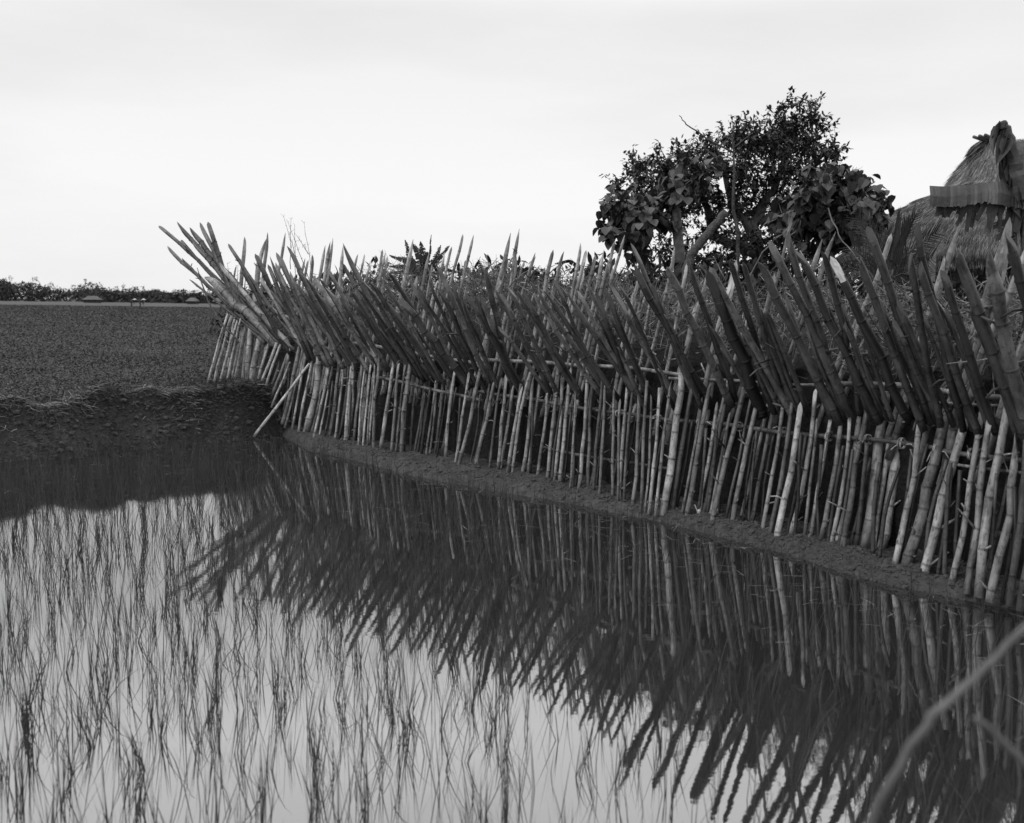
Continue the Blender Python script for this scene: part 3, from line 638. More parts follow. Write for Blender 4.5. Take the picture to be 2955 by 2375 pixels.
banana(Vector((PB(895, 600).x, db, .4)), PB(892, 585), [
    ([PB(892, 585), PB(865, 545), PB(853, 505)], .12, .6, .2), ([PB(892, 585), PB(880, 530), PB(868, 512)], .12, .5, .1), ([PB(892, 585), PB(893, 540), PB(885, 508)], .13, .5, .2),
    ([PB(892, 585), PB(905, 530), PB(908, 494)], .07, .3, .9), ([PB(892, 585), PB(915, 545), PB(928, 516)], .12, .8, .3), ([PB(892, 585), PB(920, 545), PB(946, 517)], .12, .6, .3),
    ([PB(892, 580), PB(865, 550), PB(820, 537)], .15, .3, .3), ([PB(892, 585), PB(860, 562), PB(820, 560)], .12, .3, .3), ([PB(892, 588), PB(855, 568), PB(815, 575)], .12, .4, .4),
    ([PB(892, 585), PB(930, 562), PB(968, 574)], .13, .5, .5), ([PB(892, 585), PB(895, 550), PB(900, 530)], .16, .4, .2)], 'torn leaved banana plant standing against the sky left of centre above the stakes', .3)
banana(Vector((PB(1235, 600).x, db-1, .4)), PB(1232, 590, -1), [
    ([PB(1230, 590, -1), PB(1222, 562, -1), PB(1200, 546, -1), PB(1168, 555, -1)], .13, .5, .7), ([PB(1232, 590, -1), PB(1238, 560, -1), PB(1255, 548, -1), PB(1275, 570, -1)], .15, .6, .6),
    ([PB(1232, 590, -1), PB(1250, 565, -1), PB(1285, 560, -1), PB(1305, 590, -1)], .15, .6, .6), ([PB(1232, 590, -1), PB(1228, 572, -1), PB(1215, 580, -1)], .14, .5, .5)], 'banana plant with arching leaves right of centre, just clearing the stake tips')
banana(Vector((PB(1040, 610).x, db+1, .4)), PB(1030, 600, 1), [
    ([PB(1030, 600, 1), PB(1018, 575, 1), PB(1008, 548, 1)], .16, .6, .3), ([PB(1030, 600, 1), PB(1040, 580, 1), PB(1052, 560, 1)], .16, .6, .3), ([PB(1030, 600, 1), PB(1000, 580, 1), PB(985, 572, 1)], .16, .5, .4),
    ([PB(1035, 600, 1), PB(1075, 575, 1), PB(1095, 562, 1)], .15, .5, .4), ([PB(1030, 600, 1), PB(1110, 590, 1), PB(1130, 565, 1)], .15, .6, .4)], 'low banana plant in the middle whose leaf tips barely show over the brush')
# banana plant by the right edge, with dead hanging leaves
random.seed(33); dr_ = 8.6; PR = lambda x, y, o=0: at(x*K, y*K, dr_+o)
bp_ = empty('banana_plant', Vector((PR(2150, 600).x, dr_, .3)), 'banana plant with a broad torn leaf hanging before the thatched roof', 'banana plant')
m = MB(); limb(m, [Vector((PR(2190, 700).x, dr_, .3)), PR(2180, 550), PR(2165, 440), PR(2150, 370), PR(2145, 300)], .12, .05, 10, .015); m.build('stem', [M_BARK], bp_, smooth=True)
# curled dry leaf at the top
m = MB(); 
limb(m, [PR(2150, 420), PR(2138, 360), PR(2126, 310), PR(2118, 275), PR(2112, 258)], .09, .03, 9, .012)
for i in range(16):
    t = i/15; c = PR(2112, 258).lerp(PR(2140, 400), t); leafmesh(m, c+rv()*.03, Vector((R(-.5, .3), R(-.5, .2), -1)), R(.18, .3), R(.06, .12), fold=.5, shape='heart')
leafmesh(m, PR(2108, 262), Vector((-.75, 0, -1)), .14, .07, shape='oval', fold=.3, up=Vector((0, 1, .2)))
m.build('dry_leaf', [M_DRYBAN], bp_, smooth=False)
m = MB()   # the broad bent leaf: flat upper fold, shreds below
n = 30
for i in range(n):
    t0, t1 = i/n, (i+1)/n
    def top(t): return PR(1957+t*215, 391-6*t+9*max(0, math.sin(t*9.0))*(.4+t)*(.5 if t < .5 else 1.6)-8*(t > .55)*math.sin((t-.55)*6), -.05*math.sin(t*11))
    def bot(t): return PR(1957+t*215, 432-3*t+5*math.sin(t*8)+(5 if t > .6 else 0), -.10+.03*math.sin(t*17))
    a, b, c, d = top(t0), top(t1), bot(t1), bot(t0); d = d+Vector((0, 0, R(-.02, .012))); mid1 = (a+d)/2+Vector((0, -.015, .0)); mid2 = (b+c)/2+Vector((0, -.015, .0))
    m.add([a, b, mid2, mid1, c, d], [(0, 1, 2, 3), (3, 2, 4, 5)])
    if t0 > .08:
        for k in range(1):
            q = bot(R(t0, t1))+Vector((0, .06, .03)); l = R(.07, .2)*(1.3 if t0 > .3 else .6); sw = R(-.4, .1)*l
            w_ = R(.014, .04); m.add([q-Vector((w_, 0, 0)), q+Vector((w_, 0, 0)), q+Vector((w_*.5+sw, .01, -l)), q+Vector((-w_*.6+sw, .02, -l*.9))], [(0, 1, 2, 3)])
m.build('leaf', [mat('hanging_banana_leaf', .018, .042, 6, .5, .5, 14, spec=.3, isl=.45)], bp_, smooth=False)
for mid, w in (([PR(2160, 420), PR(2125, 455), PR(2110, 520)], .25), ([PR(2165, 430), PR(2140, 480), PR(2135, 560)], .3)):
    banana_leaf(mid, w, .6, .8).build('leaf', [M_BANANA], bp_)

# young palm
random.seed(40); dp = 8.9; PP = lambda x, y, o=0: at(x*K, y*K, dp+o)
pe = empty('young_palm', Vector((PP(1872, 640).x, dp, .3)), 'young dark palm with fans of narrow leaflets in front of the thatched roof', 'palm')
cx = PP(1868, 590)
m = MB(); m.tube([Vector((cx.x, dp, .25)), cx], [.05, .03], 8); m.build('stem', [M_BARK], pe, smooth=True)
def frond(pts, ll, n=26, w=.014, sidef=1.0, fan=.8):
    m = MB(); P_ = []
    for i in range(n+1):
        t = i/n*(len(pts)-1); k = min(int(t), len(pts)-2); P_.append(Vector(pts[k]).lerp(Vector(pts[k+1]), t-k))
    m.tube(P_[::3], .006, 5)
    for i in range(3, n+1):
        t = (P_[min(i+1, n)]-P_[i-1]).normalized(); sd = t.cross(Vector((0, 1, .3))).normalized()
        for s in (-1, 1):
            m.blade(P_[i], t*fan+sd*s*sidef+rv()*.1, ll*R(.8, 1.1)*(1-.4*i/n), w, .25, 3, side=Vector((0, 1, 0)).cross(t)+rv()*.2)
    return m
for pts, ll, sf, fan in (([cx, PP(1850, 520), PP(1808, 462)], .26, .6, .8), ([cx, PP(1912, 530), PP(1968, 492)], .26, .6, .8), ([cx, PP(1890, 540), PP(1905, 470)], .16, .25, 1.0), ([cx, PP(1885, 520), PP(1925, 455)], .2, .5, 1.0), ([cx, PP(1850, 530), PP(1830, 480)], .25, .5, .9), ([cx, PP(1840, 560), PP(1795, 520)], .25, .7, .8),
                 ([cx, PP(1910, 560), PP(1960, 545)], .28, .8, .6), ([cx, PP(1900, 575), PP(1945, 590)], .26, .8, .6), ([cx, PP(1830, 575), PP(1780, 560)], .24, .8, .7), ([cx, PP(1870, 540), PP(1868, 490)], .22, .5, .9)):
    frond(pts, ll, 20, .010, sf, fan).build('frond', [M_PALM], pe)
for pts in ([cx, PP(1888, 520), PP(1897, 437)], [cx, PP(1893, 530), PP(1922, 455)]):
    m = MB(); a, b, c = [Vector(q) for q in pts]
    for i in range(14): m.blade(a.lerp(b, .6)+rv()*.015, (c-b).normalized()+rv()*.07, .42*R(.85, 1.1), .055, .05, 3, side=Vector((1, .2, 0)))
    m.build('spear_leaf', [M_PALM], pe)

# ------------------------------------------------------------------ thatched hut
random.seed(50); hd = 13.2; PH = lambda x, y, o=0: at(x*K, y*K, hd+o)
apex = PH(2085, 300, .0); eave = PH(1955, 545, 0); 
ctr = Vector((PH(2128, 300, 1.9).x, hd+1.9, 0)); hut = empty('thatched_hut', Vector((ctr.x, ctr.y, .45)), 'hut with a steep shaggy thatched hip roof behind the right end of the palisade', 'hut')
zE = PH(1955, 548, 0).z; zA = PH(2085, 296, 1.9).z
# plan profile: rounded rectangle loft, half sizes by height
prof = [(0, 2.22, 1.95), (.04, 2.26, 2.0), (.12, 2.12, 1.9), (.3, 1.78, 1.65), (.46, 1.42, 1.35), (.6, .9, .9), (.64, .68, .7), (.66, .72, .74), (.7, .69, .68), (.8, .58, .52), (.88, .47, .36), (.93, .43, .26), (.97, .42, .2), (1.0, .34, .12)]
def roofpt(t, a):
    hx = float(np.interp(t, [p[0] for p in prof], [p[1] for p in prof])); hy = float(np.interp(t, [p[0] for p in prof], [p[2] for p in prof]))
    e = .75; ca, sa = math.cos(a), math.sin(a)
    return Vector((ctr.x+hx*math.copysign(abs(ca)**e, ca), ctr.y+hy*math.copysign(abs(sa)**e, sa), zE+(zA-zE)*t))
m = MB(); na = 64; ts = np.linspace(0, 1, 36)
vs = [roofpt(t, 2*math.pi*j/na)+Vector((0, 0, .03*math.sin(j*1.7+t*9)))*(1-t) for t in ts for j in range(na)]
fs = [(i*na+j, i*na+(j+1) % na, (i+1)*na+(j+1) % na, (i+1)*na+j) for i in range(len(ts)-1) for j in range(na)]+[tuple(range(na))[::-1], tuple(range((len(ts)-1)*na, len(ts)*na))]
m.add(vs, fs); roof = m.build('roof', [M_THATCH], hut, smooth=True)
m = MB(); capm = MB()
for i in range(44000):
    t = random.random()**.85*.99; a = R(2.2, 5.9) if random.random() < .85 else R(0, 6.28)
    p = roofpt(t, a); q = roofpt(max(0, t-.05), a+R(-.015, .015)); d = (q-p)
    if d.length < 1e-4: d = Vector((0, 0, -1))
    out_ = Vector((p.x-ctr.x, p.y-ctr.y, .5)).normalized(); row = (t*13) % 1
    d = (d.normalized()+out_*R(.0, .16 if t < .65 else .28)+rv()*.12).normalized()
    (capm if t > .64 else m).blade(p+out_*(.005+.045*(1-row)**1.5 if t < .64 else R(.0, .04)), d, R(.10, .2)*(1 if t < .64 else 1.5), R(.004, .008), .1, 2)
for i in range(2600):      # ragged eave and the lip of the cap
    a = R(2.2, 5.9); t = .0 if random.random() < .55 else .66
    p = roofpt(t, a); m.blade(p+Vector((0, 0, R(0, .05))), Vector((math.cos(a)*.3+R(-.2, .2), math.sin(a)*.3, -1)), R(.08, .22), R(.006, .012), .1, 2)
thx = m.build('thatch_straw', [M_OLDSTRAW], roof); capm.build('roof_cap', [M_STRAW], roof)
m = MB()                   # dark ragged flap at the crown
for i in range(520):
    t = R(.84, 1.03); a = R(2.4, 3.6); p = roofpt(min(t, 1), a); m.blade(p+Vector((-.02, -.03, .04)), Vector((-.9, -.2, -.5))+rv()*.3, R(.12, .3), .02, .5, 3)
m.build('ridge_flap', [M_BARK], roof)
m = MB()
for i in range(3): m.tube([PH(2050+i*12, 288-i*2, 1.5), PH(2075+i*14, 297, 1.7), PH(2120+i*4, 303, 1.9)], [.022, .02, .018], 6)
m.build('ridge_pole', [M_BARK], roof, smooth=True)
m = MB()
for (sx, sy, hx, hy) in ((0, -1.55, 1.5, .04), (0, 1.55, 1.5, .04), (-1.5, 0, .04, 1.5), (1.5, 0, .04, 1.5)):
    c = ctr+Vector((sx, sy, 0)); z0, z1 = .4, zE+.25
    v = [(c.x+a*hx, c.y+b*hy, z) for z in (z0, z1) for a, b in ((-1, -1), (1, -1), (1, 1), (-1, 1))]
    m.add(v, [(0, 3, 2, 1), (4, 5, 6, 7), (0, 1, 5, 4), (1, 2, 6, 5), (2, 3, 7, 6), (3, 0, 4, 7)])
m.build('wall', [M_WALL], hut)
for x in (-1.75, -.6, .6, 1.75):
    m = MB(); m.tube([Vector((ctr.x+x, ctr.y-1.85, .4)), Vector((ctr.x+x, ctr.y-1.85, zE+.12))], .045, 8); m.build('porch_post', [M_BARK], hut, smooth=True)

# ------------------------------------------------------------------ brush behind the fence
random.seed(60)
def behind(x, off): return fd(x)+off
m = MB(); core = MB()
# sloping heap under the brush, coloured near black as shade behind the posts
cs = []
for i, x in enumerate(np.linspace(760, 3300, 60)):
    for j, (o_, py) in enumerate(((.42, 1400), (.44, 1180), (.5, 1045), (.7, 985), (1.3, 915), (2.2, 890), (3.6, 875))):
        d_ = fd(min(x, 3150))*1.02+o_; ytop = py-(x-1477)*0+R(-12, 12)+ (25 if x < 1000 else 0)+max(0, (x-1900)*.06)
        p = at(x, ytop, d_)
        if j == 0: p.z = 0.0
        if j == 6: p.z = max(p.z, .3)
        cs.append(p+Vector((R(-.04, .04), R(-.04, .04), R(-.03, .03))))
core.add(cs, [(i*7+j, (i+1)*7+j, (i+1)*7+j+1, i*7+j+1) for i in range(59) for j in range(6)])
tag(core.build('brush_heap_shade', [mat('heap_shade', .004, .014, 22, .95, 1.0, 35)], smooth=False), 'heap under the brush, coloured near black for the shade behind the fence', kind='stuff')
for i in range(7800):
    x = R(620, 3250); x = x if random.random() < .5 or x > 1100 else R(900, 2200)
    o_ = R(.28, 2.6)**1.0; d_ = fd(min(x, 3150))*1.02+o_
    ytop = np.interp(x, [620, 1000, 1400, 1900, 3000], [905, 800, 790, 830, 870])+25*math.sin(x*.021)+R(-18, 25)
    py = ytop+abs(random.gauss(0, 1))*130
    if py > 1180: py = R(ytop, 1180)
    p = at(x, py, d_)
    if p.z < .1: continue
    d = Vector((R(-1, 1), R(-.6, .6), R(-.6, 1.1))).normalized(); L = R(.1, .45)
    m.tube([p-d*L*.5, p+rv()*.02, p+d*L*.5], [R(.0015, .004), R(.0015, .0035), .0012], 3, cap=False)
    if random.random() < .4:
        for k in range(2): m.blade(p+d*R(-.2, .2)*L, rv()+Vector((0, 0, -.3)), R(.05, .12), .012, .4, 2)
for i in range(700):       # long upright canes and stems
    x = R(640, 2950); d_ = fd(min(x, 3150))*1.02+R(.3, 2.2); ytop = np.interp(x, [620, 1000, 1400, 1900, 3000], [860, 780, 765, 810, 850])+R(-25, 70)
    p = at(x, ytop, d_); d = Vector((R(-.35, .35), R(-.2, .2), -1)).normalized(); L = R(.25, .8)
    m.tube([p, p+d*L*.5+rv()*.02, p+d*L], [.001, .0025, .003], 3, cap=False)
    for k in range(3): m.blade(p+d*R(0, .6)*L, rv()+Vector((0, 0, .2)), R(.05, .13), .012, .5, 2)
tag(m.build('dry_brush', [M_TWIG]), 'tangle of thin dry twigs, stalks and withered blades behind the stakes', kind='stuff')
# leafy hedge further back
m = MB()
for i in range(900):
    x = R(640, 3400); d_ = R(11.5, 19) if x > 1100 else R(12.8, 17)
    if d_ < fd(min(x, 3150))+2.2: d_ = fd(min(x, 3150))+2.2+R(0, 3)
    ytop = np.interp(x, [640, 900, 1000, 1150, 1500, 1700, 1850, 3400], [880, 850, 815, 795, 788, 795, 770, 800])+14*math.sin(x*.05)+9*math.sin(x*.13)
    c = at(x, ytop+R(0, 1)**.6*90, d_)
    for j in range(14):
        q = c+rv()*.22; leafmesh(m, q, rv()+Vector((0, 0, .5)), R(.08, .2), R(.03, .07), shape='oval')
tag(m.build('hedge_foliage', [M_HEDGE]), 'dark continuous garden foliage behind the brush', kind='stuff')
# tall dry weed stalks by the left end
m = MB(); random.seed(61)
for (x0, y0, x1, y1) in ((620, 530, 597, 457), (635, 545, 606, 468), (612, 520, 613, 462), (622, 560, 620, 473), (640, 520, 628, 500), (486, 600, 478, 555), (500, 600, 500, 560), (655, 560, 640, 470)):
    a = at(x0*K, y0*K, 12.6); b = at(x1*K, y1*K, 12.6); a = a-(b-a)*.8
    m = MB(); P_ = [a.lerp(b, t)+rv()*.006 for t in np.linspace(0, 1, 8)]; m.tube(P_, [.005, .0045, .004, .0035, .003, .0025, .002, .0015], 4)
    for p in P_[2:]:
        for k in range(2): d = (rv()+Vector((0, 0, .6))).normalized(); m.tube([p, p+d*R(.015, .06)], [.0022, .0014], 3)
    tag(m.build('weed_stalk', [M_BARK]), 'wiry dry weed stalk rising above the left part of the fence', 'weed', 'dry weed stalks')
# thin cane bent over the field at the left end
m = MB(); c_ = [at(x, y, 12.3) for x, y in ((580, 812), (600, 870), (622, 905), (650, 950), (672, 965), (690, 990))]; limb(m, c_, .008, .012, 6, .006)
tag(m.build('bent_twig', [M_BARK], smooth=True), 'thin dark twig hanging down in a curve from the leftmost spikes over the field', 'twig')
# creepers in the right part
m = MB(); random.seed(62)
for pts in (((2390, 600), (2420, 680), (2470, 740), (2520, 800)), ((2160, 800), (2200, 730), (2280, 650)), ((2170, 830), (2240, 770), (2330, 700)), ((2060, 870), (2090, 800), (2060, 740))):
    limb(m, [at(x, y, fd(x)+.9) for x, y in pts], .005, .003, 5, .01)
for i in range(90):
    x = R(2450, 2940); y = R(830, 1060); d_ = fd(x)+R(.35, .9); p = at(x, y, d_); d = Vector((R(-1, 1), R(-.2, .2), R(-.3, .3) if random.random() < .6 else R(-1, 1))).normalized(); L = R(.15, .4)
    m.tube([p, p+d*L*.5+rv()*.01, p+d*L], .003, 4)
tag(m.build('creeper_stems', [M_TWIG]), 'pale bare creeper stems strung between the stakes at the right', kind='stuff')

# ------------------------------------------------------------------ grass, rice, crop, clods
random.seed(70)
def shore_y(x): return float(np.interp(x, SX, SY))
m = MB()
xs = RNG.uniform(-7.5, XC+.5, 52000); off = RNG.uniform(-.02, 1.25, 52000)
ys = np.interp(xs, SX, SY)+off; zs = heights(xs, ys)
mask = (vnoise(xs*2.3, ys*2.3)*.6+vnoise(xs*6, ys*6)*.4)
for x, y, z, o_, mk in zip(xs, ys, zs, off, mask):
    dens = (.9 if o_ > .38 else .5)+(.5 if o_ < .1 else 0)
    if random.random() > dens*(.35+mk) or x > XC+.35: continue
    L = R(.04, .13)*(1+.5*mk) if o_ > .1 else R(.05, .14)
    m.blade((x, y, z-.005), Vector((R(-1, 1), R(-1.2, .12), R(.1, 1.0))), L, R(.003, .006), R(.3, 1.5), 3)
tag(m.build('bank_grass', [M_GRASS]), 'rough grass and straw hanging over the earth bank', kind='stuff')
# dry straw lying along the crest
m = MB(); crest_px = [(-120, 850), (20, 858), (100, 878), (115, 868), (190, 838), (250, 832), (310, 824), (350, 832), (440, 818), (540, 816)]
cw = [gz(x*K, y*K, .58) for x, y in crest_px]
for i in range(7000):
    x = R(-7.5, -2.75); y = shore_y(x)+.42+random.gauss(0, .09)*(1.6 if random.random() < .2 else 1)+.06*math.sin(x*4); z = hgt(x, y)
    if vnoise(np.array([x*2.1]), np.array([y*2.1]))[0] < .3: continue
    m.blade((x, y, z+R(.005, .03)), Vector((R(-1, 1), R(-.5, .5), R(-.1, .25))), R(.06, .16), R(.004, .007), .3, 2)
tag(m.build('dry_straw', [mat('bleached_straw', .09, .26, 5, .85, isl=.5)]), 'pale dry straw lying along the crest of the bank', kind='stuff')
# crop on the field: small leaf quads, thinning with distance
nC = 620000; u = RNG.random(nC); yy = 10.3*(175/10.3)**(u**1.15); xx = RNG.uniform(-.75, .06, nC)*yy*1.0
sy = np.interp(xx, SX, SY); ok = (yy > sy+.72)
fx = np.array([gz(598, 1112, .5).x]); ok &= (xx < fx[0]+.1+(yy-12.2)*.05) | (yy > 13.5)
ok &= (vnoise(xx*3, yy*3)*.55+vnoise(xx*.8, yy*.8)*.45) > .30*RNG.random(nC)+.12
xx, yy = xx[ok], yy[ok]; n = len(xx); zz = heights(xx, yy); sz = (.008+.0007*yy)*RNG.uniform(.6, 1.35, n)
def unit(a): return a/np.linalg.norm(a, axis=1, keepdims=True)
c = np.stack([xx, yy, zz+RNG.uniform(.0, .09, n)], 1); a1 = unit(np.stack([RNG.normal(size=n), RNG.normal(size=n), RNG.normal(size=n)*.45], 1)); b1 = unit(np.cross(a1, RNG.normal(size=(n, 3))))
b1[:, 2] *= .6
VV = np.stack([c-a1*sz[:, None], c+b1*sz[:, None]*.5, c+a1*sz[:, None], c-b1*sz[:, None]*.5], 1).reshape(-1, 3)
me = bpy.data.meshes.new('field_crop'); me.vertices.add(4*n); me.vertices.foreach_set('co', VV.astype(np.float32).ravel()); me.loops.add(4*n); me.loops.foreach_set('vertex_index', np.arange(4*n, dtype=np.int32)); me.polygons.add(n); me.polygons.foreach_set('loop_start', np.arange(0, 4*n, 4, dtype=np.int32)); me.update(calc_edges=True); me.materials.append(M_CROP)
o = bpy.data.objects.new('field_crop', me); COL.objects.link(o); tag(o, 'low leafy crop covering the flat field on the left', kind='stuff')
# rice seedlings in rough rows
m = MB(); random.seed(71); cnt = 0
for i in range(-56, 43):
    for j in range(0, 68):
        x = i*.13+R(-.05, .05)+.04*math.sin(j*1.3); y = 2.35+j*.135+R(-.045, .045)
        if y > shore_y(x)-.06 or abs(x) > y*.62+.5: continue
        left = x < -.45*0+(-.1)+.05*y
        p_ = .9 if x < .1 else .75
        if random.random() > p_: continue
        k = int(R(5, 12)) if x < 0 else int(R(3, 7)); s = R(.7, 1.25); lean = Vector((R(-.12, .12), R(-.12, .12), 0)); cnt += 1
        for q in range(k):
            d = Vector((random.gauss(0, .13), random.gauss(0, .13), 1))+lean
            m.blade((x+R(-.014, .014), y+R(-.014, .014), -.02), d, R(.14, .29)*s, R(.0024, .0042), R(.0, .35) if random.random() < .85 else R(.6, 1.6), 4)
tag(m.build('rice_seedlings', [M_RICE]), 'thin rice seedlings standing in the flooded paddy', kind='stuff')
# sparse stray stalks lying on the water near the fence
m = MB()
for i in range(480):
    x = R(-4.5, 3.2); y = shore_y(x)-abs(random.gauss(0, 1))*1.0-.1
    if y < 3: continue
    a = R(0, 3.14); L = R(.04, .2); m.blade((x, y, .004), Vector((math.cos(a), math.sin(a)*.5, R(0, .12))), L, .0035, .1, 2, side=Vector((0, 1, .2)))
tag(m.build('floating_straw', [M_OLDSTRAW]), 'bits of pale straw floating on the paddy', kind='stuff')
# clods on the mud strip
m = MB(); random.seed(72)
import bmesh
bm = bmesh.new(); bmesh.ops.create_icosphere(bm, subdivisions=1, radius=1); iv = [v.co.copy() for v in bm.verts]; fi = [[v.index for v in f.verts] for f in bm.faces]; bm.free()
for i in range(5200):
    t = random.random(); k = R(8.6, len(shore)-3.3); k0 = int(k); p = shore[k0].lerp(shore[k0+1], k-k0)
    s_ = R(.0, .5); x = p.x+s_*.78; y = p.y+s_*.62
    if x > 3.4: continue
    z = hgt(x, y); r = R(.003, .015)*(1.9 if random.random() < .12 else 1)
    m.add([Vector((x, y, z))+Vector((v.x*r*R(.7, 1.4), v.y*r*R(.7, 1.3), v.z*r*R(.5, .9))) for v in iv], fi)
tag(m.build('mud_clods', [M_MUD], smooth=False), 'crumbly clods on the low mud strip at the foot of the fence', kind='stuff')

m = MB(); random.seed(73)
for i in range(2600):
    x = R(-6.6, XC+.15); s_ = R(.0, .5); y = shore_y(x)+s_; z = hgt(x, y); r = R(.006, .022)*(2.0 if random.random() < .12 else 1)
    m.add([Vector((x, y, z))+Vector((v.x*r*R(.7, 1.6), v.y*r*R(.7, 1.3), v.z*r*R(.4, .9))) for v in iv], fi)
tag(m.build('bank_clods', [M_MUD]), 'rough clods of earth on the broken face of the bank', kind='stuff')
# ------------------------------------------------------------------ far away
random.seed(80); DF = 430.0
m = MB()
def farclump(c, rx, rz, n, s):
    for i in range(n):
        u = rv(); q = c+Vector((u.x*rx, u.y*rx, u.z*rz)); a = rv()*s; b = rv()*s; m.add([q, q+a, q+b], [(0, 1, 2)])
for i in range(800):
    x = R(-560, 330); d_ = DF+R(-15, 60); base = Vector((x, d_, .4)); h = R(3.6, 6.6)+1.1*math.sin(x*.045)+.9*math.sin(x*.11)+(3.0 if random.random() < .09 else 0)+1.2*vnoise(np.array([x*.03]), np.array([3.]))[0]
    px = 1477+x/d_*F
    h *= float(np.interp(px, [0, 300, 600], [1.05, 1.0, .72]))
    farclump(base+Vector((0, 0, h*.4)), 5.5, h*.5, 80, 1.7)
    for k in range(4): farclump(base+Vector((R(-4, 4), 0, h*R(.55, .95))), R(1.5, 2.6), R(.9, 1.6), 22, 1.1)
    if random.random() < .4: farclump(base+Vector((R(-4, 4), 0, h*1.1)), .9, 1.4, 18, .9)
bk = MB()
tag(m.build('far_woodland', [M_FAR]), 'long dark line of trees and bamboo along the horizon', kind='stuff')
palms = [(385, 612, .0), (395, 619, 0), (407, 612, 0), (413, 617, 0), (424, 614, 0), (432, 622, 0), (441, 618, 0)]
proto = None
lab = ['leftmost of the tall far palms', 'second far palm from the left', 'third far palm from the left', 'middle palm of the seven far palms', 'third far palm from the right', 'second far palm from the right', 'rightmost far palm beside the spike bundle']
for i, (x, y, _) in enumerate(palms):
    p = at(x*K, y*K, 415); 
    if proto is None:
        e = empty('palm_tree', (0, 0, 0), lab[0], 'palm', 'tall palms on the horizon')
        t = MB(); t.tube([(0, 0, 0), (.15, 0, 4.5), (0, 0, 9)], [.22, .17, .14], 6); t.build('trunk', [M_FAR], e)
        cm = MB()
        for k in range(11):
            a = k*.571; cm.blade((0, 0, 9), (math.cos(a), math.sin(a), R(.2, .9)), 1.9, .5, 1.6, 4, side=Vector((-math.sin(a), math.cos(a), .3)))
        cm.build('crown', [M_FAR], e); proto = e
    else:
        e = proto.copy(); COL.objects.link(e); e['label'] = lab[i]
        for ch in list(proto.children):
            c2 = ch.copy(); COL.objects.link(c2); c2.parent = e
    e.location = (p.x, p.y, p.z-9)
for (x, y, w, h, lb) in ((195, 633, 5.5, 2.4, 'far pale roofed farmhouse in front of the woodland at the left'), (406, 641, 3.5, 2.2, 'small far hut with a pale roof near the right end of the woodland'), (460, 643, 3, 2.2, 'small far hut seen just left of the fence end')):
    p = at(x*K, y*K, 330); e = empty('farmhouse', (p.x, p.y, .4), lb, 'house')
    a = MB(); v = [(p.x+sx*w*.4, p.y+sy*1.5, z) for z in (.4, .4+h*.5) for sx, sy in ((-1, -1), (1, -1), (1, 1), (-1, 1))]
    a.add(v, [(0, 3, 2, 1), (4, 5, 6, 7), (0, 1, 5, 4), (1, 2, 6, 5), (2, 3, 7, 6), (3, 0, 4, 7)]); a.build('wall', [M_WALL], e)
    a = MB(); z = .4+h*.45; a.add([(p.x-w/2, p.y-2, z), (p.x+w/2, p.y-2, z), (p.x+w/2, p.y+2, z), (p.x-w/2, p.y+2, z), (p.x-w*.25, p.y, z+h*.5), (p.x+w*.25, p.y, z+h*.5)], [(0, 1, 5, 4), (1, 2, 5), (2, 3, 4, 5), (3, 0, 4), (0, 3, 2, 1)])
    a.build('roof', [M_FROOF], e)
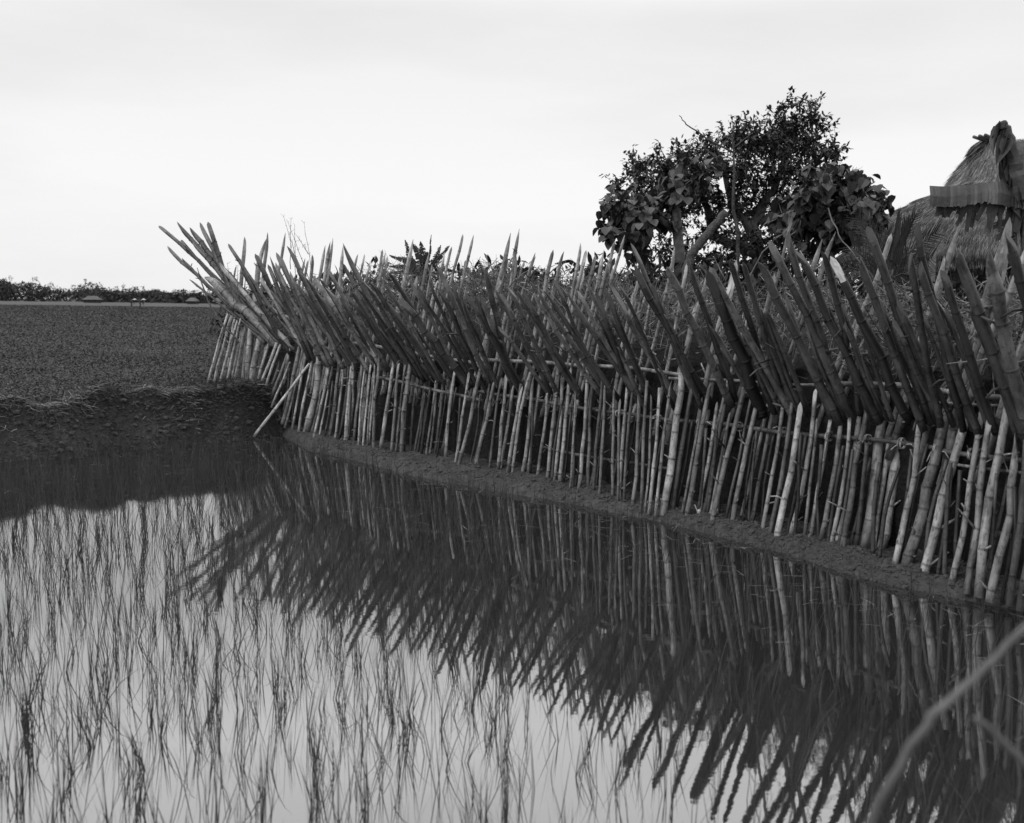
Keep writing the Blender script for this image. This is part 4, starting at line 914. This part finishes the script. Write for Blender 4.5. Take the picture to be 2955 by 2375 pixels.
# two field workers, bent over, in cone hats
def worker(px, py, dist, lb):
    p = gz(px, py, .46); p = at(px, py, dist); p.z = .46; e = empty('person', p, lb, 'person')
    bm_ = bpy.data.meshes.new('body'); J = [(0, 0, .85), (.12, 0, 1.0), (.34, 0, 1.12), (.45, 0, 1.1), (.52, 0, 1.12), (.02, .1, .82), (.1, .12, .45), (-.02, .13, .06), (.12, .14, .02), (.02, -.1, .82), (.12, -.12, .45), (0, -.13, .06), (.14, -.14, .02),
         (.36, .2, 1.05), (.42, .24, .75), (.5, .2, .5), (.36, -.2, 1.05), (.44, -.24, .75), (.54, -.2, .52)]
    E = [(0, 1), (1, 2), (2, 3), (3, 4), (0, 5), (5, 6), (6, 7), (7, 8), (0, 9), (9, 10), (10, 11), (11, 12), (2, 13), (13, 14), (14, 15), (2, 16), (16, 17), (17, 18)]
    rad = [.14, .14, .15, .06, .10, .09, .065, .045, .035, .09, .065, .045, .035, .06, .045, .03, .06, .045, .03]
    bm_.from_pydata([tuple(Vector(j)) for j in J], E, []); o = bpy.data.objects.new('body', bm_); COL.objects.link(o); o.parent = e
    bm_.materials.append(M_WALL)
    md = o.modifiers.new('skin', 'SKIN'); sv = bm_.skin_vertices[0].data
    for i, r in enumerate(rad): sv[i].radius = (r, r)
    sv[0].use_root = True; o.modifiers.new('sub', 'SUBSURF').levels = 1
    h = MB(); n = 14; c = Vector((.54, 0, 1.16)); h.add([c+Vector((.04, 0, .2))]+[c+Vector((math.cos(a*6.283/n)*.33, math.sin(a*6.283/n)*.33, .0)) for a in range(n)], [(0, a+1, (a+1) % n+1) for a in range(n)]+[tuple(range(1, n+1))[::-1]])
    ho = h.build('hat', [M_HAT]); ho.parent = e
    e.rotation_euler = (0, 0, R(-.5, .5))
worker(378, 884, 150, 'bending person in dark clothes and pale cone hat, left of the two')
worker(403, 886, 140, 'person stooping under a white cone hat, right of the two')

# ------------------------------------------------------------------ blurred twigs close to the camera
def near_twig(pts, r, lb):
    m = MB(); limb(m, pts, r, r*.8, 8, .002); tag(m.build('near_twig', [mat('near_twig_bark', .05, .10, 20, .8)], smooth=True), lb, 'twig')
n_ = 1.05
near_twig([Vector((.30, 1.05, .10)), Vector((.31, 1.0, .6)), at(1790*K, 1850*K, n_), at(1850*K, 1690*K, n_), at(1905*K, 1590*K, n_), at(1965*K, 1505*K, n_), at(2050*K, 1430*K, n_+.02), at(2140*K, 1335*K, n_+.05), at(2300*K, 1200*K, n_+.1), at(2450*K, 1100*K, n_+.1)], .0052, 'long blurred pale twig crossing the lower right corner close to the viewer')
near_twig([Vector((.75, 1.1, .10)), at(2330*K, 1850*K, n_), at(2220*K, 1680*K, n_), at(2133*K, 1585*K, n_), at(2090*K, 1540*K, n_), at(2055*K, 1512*K, n_)], .005, 'short blurred twig end pointing in from the right edge below the long one')
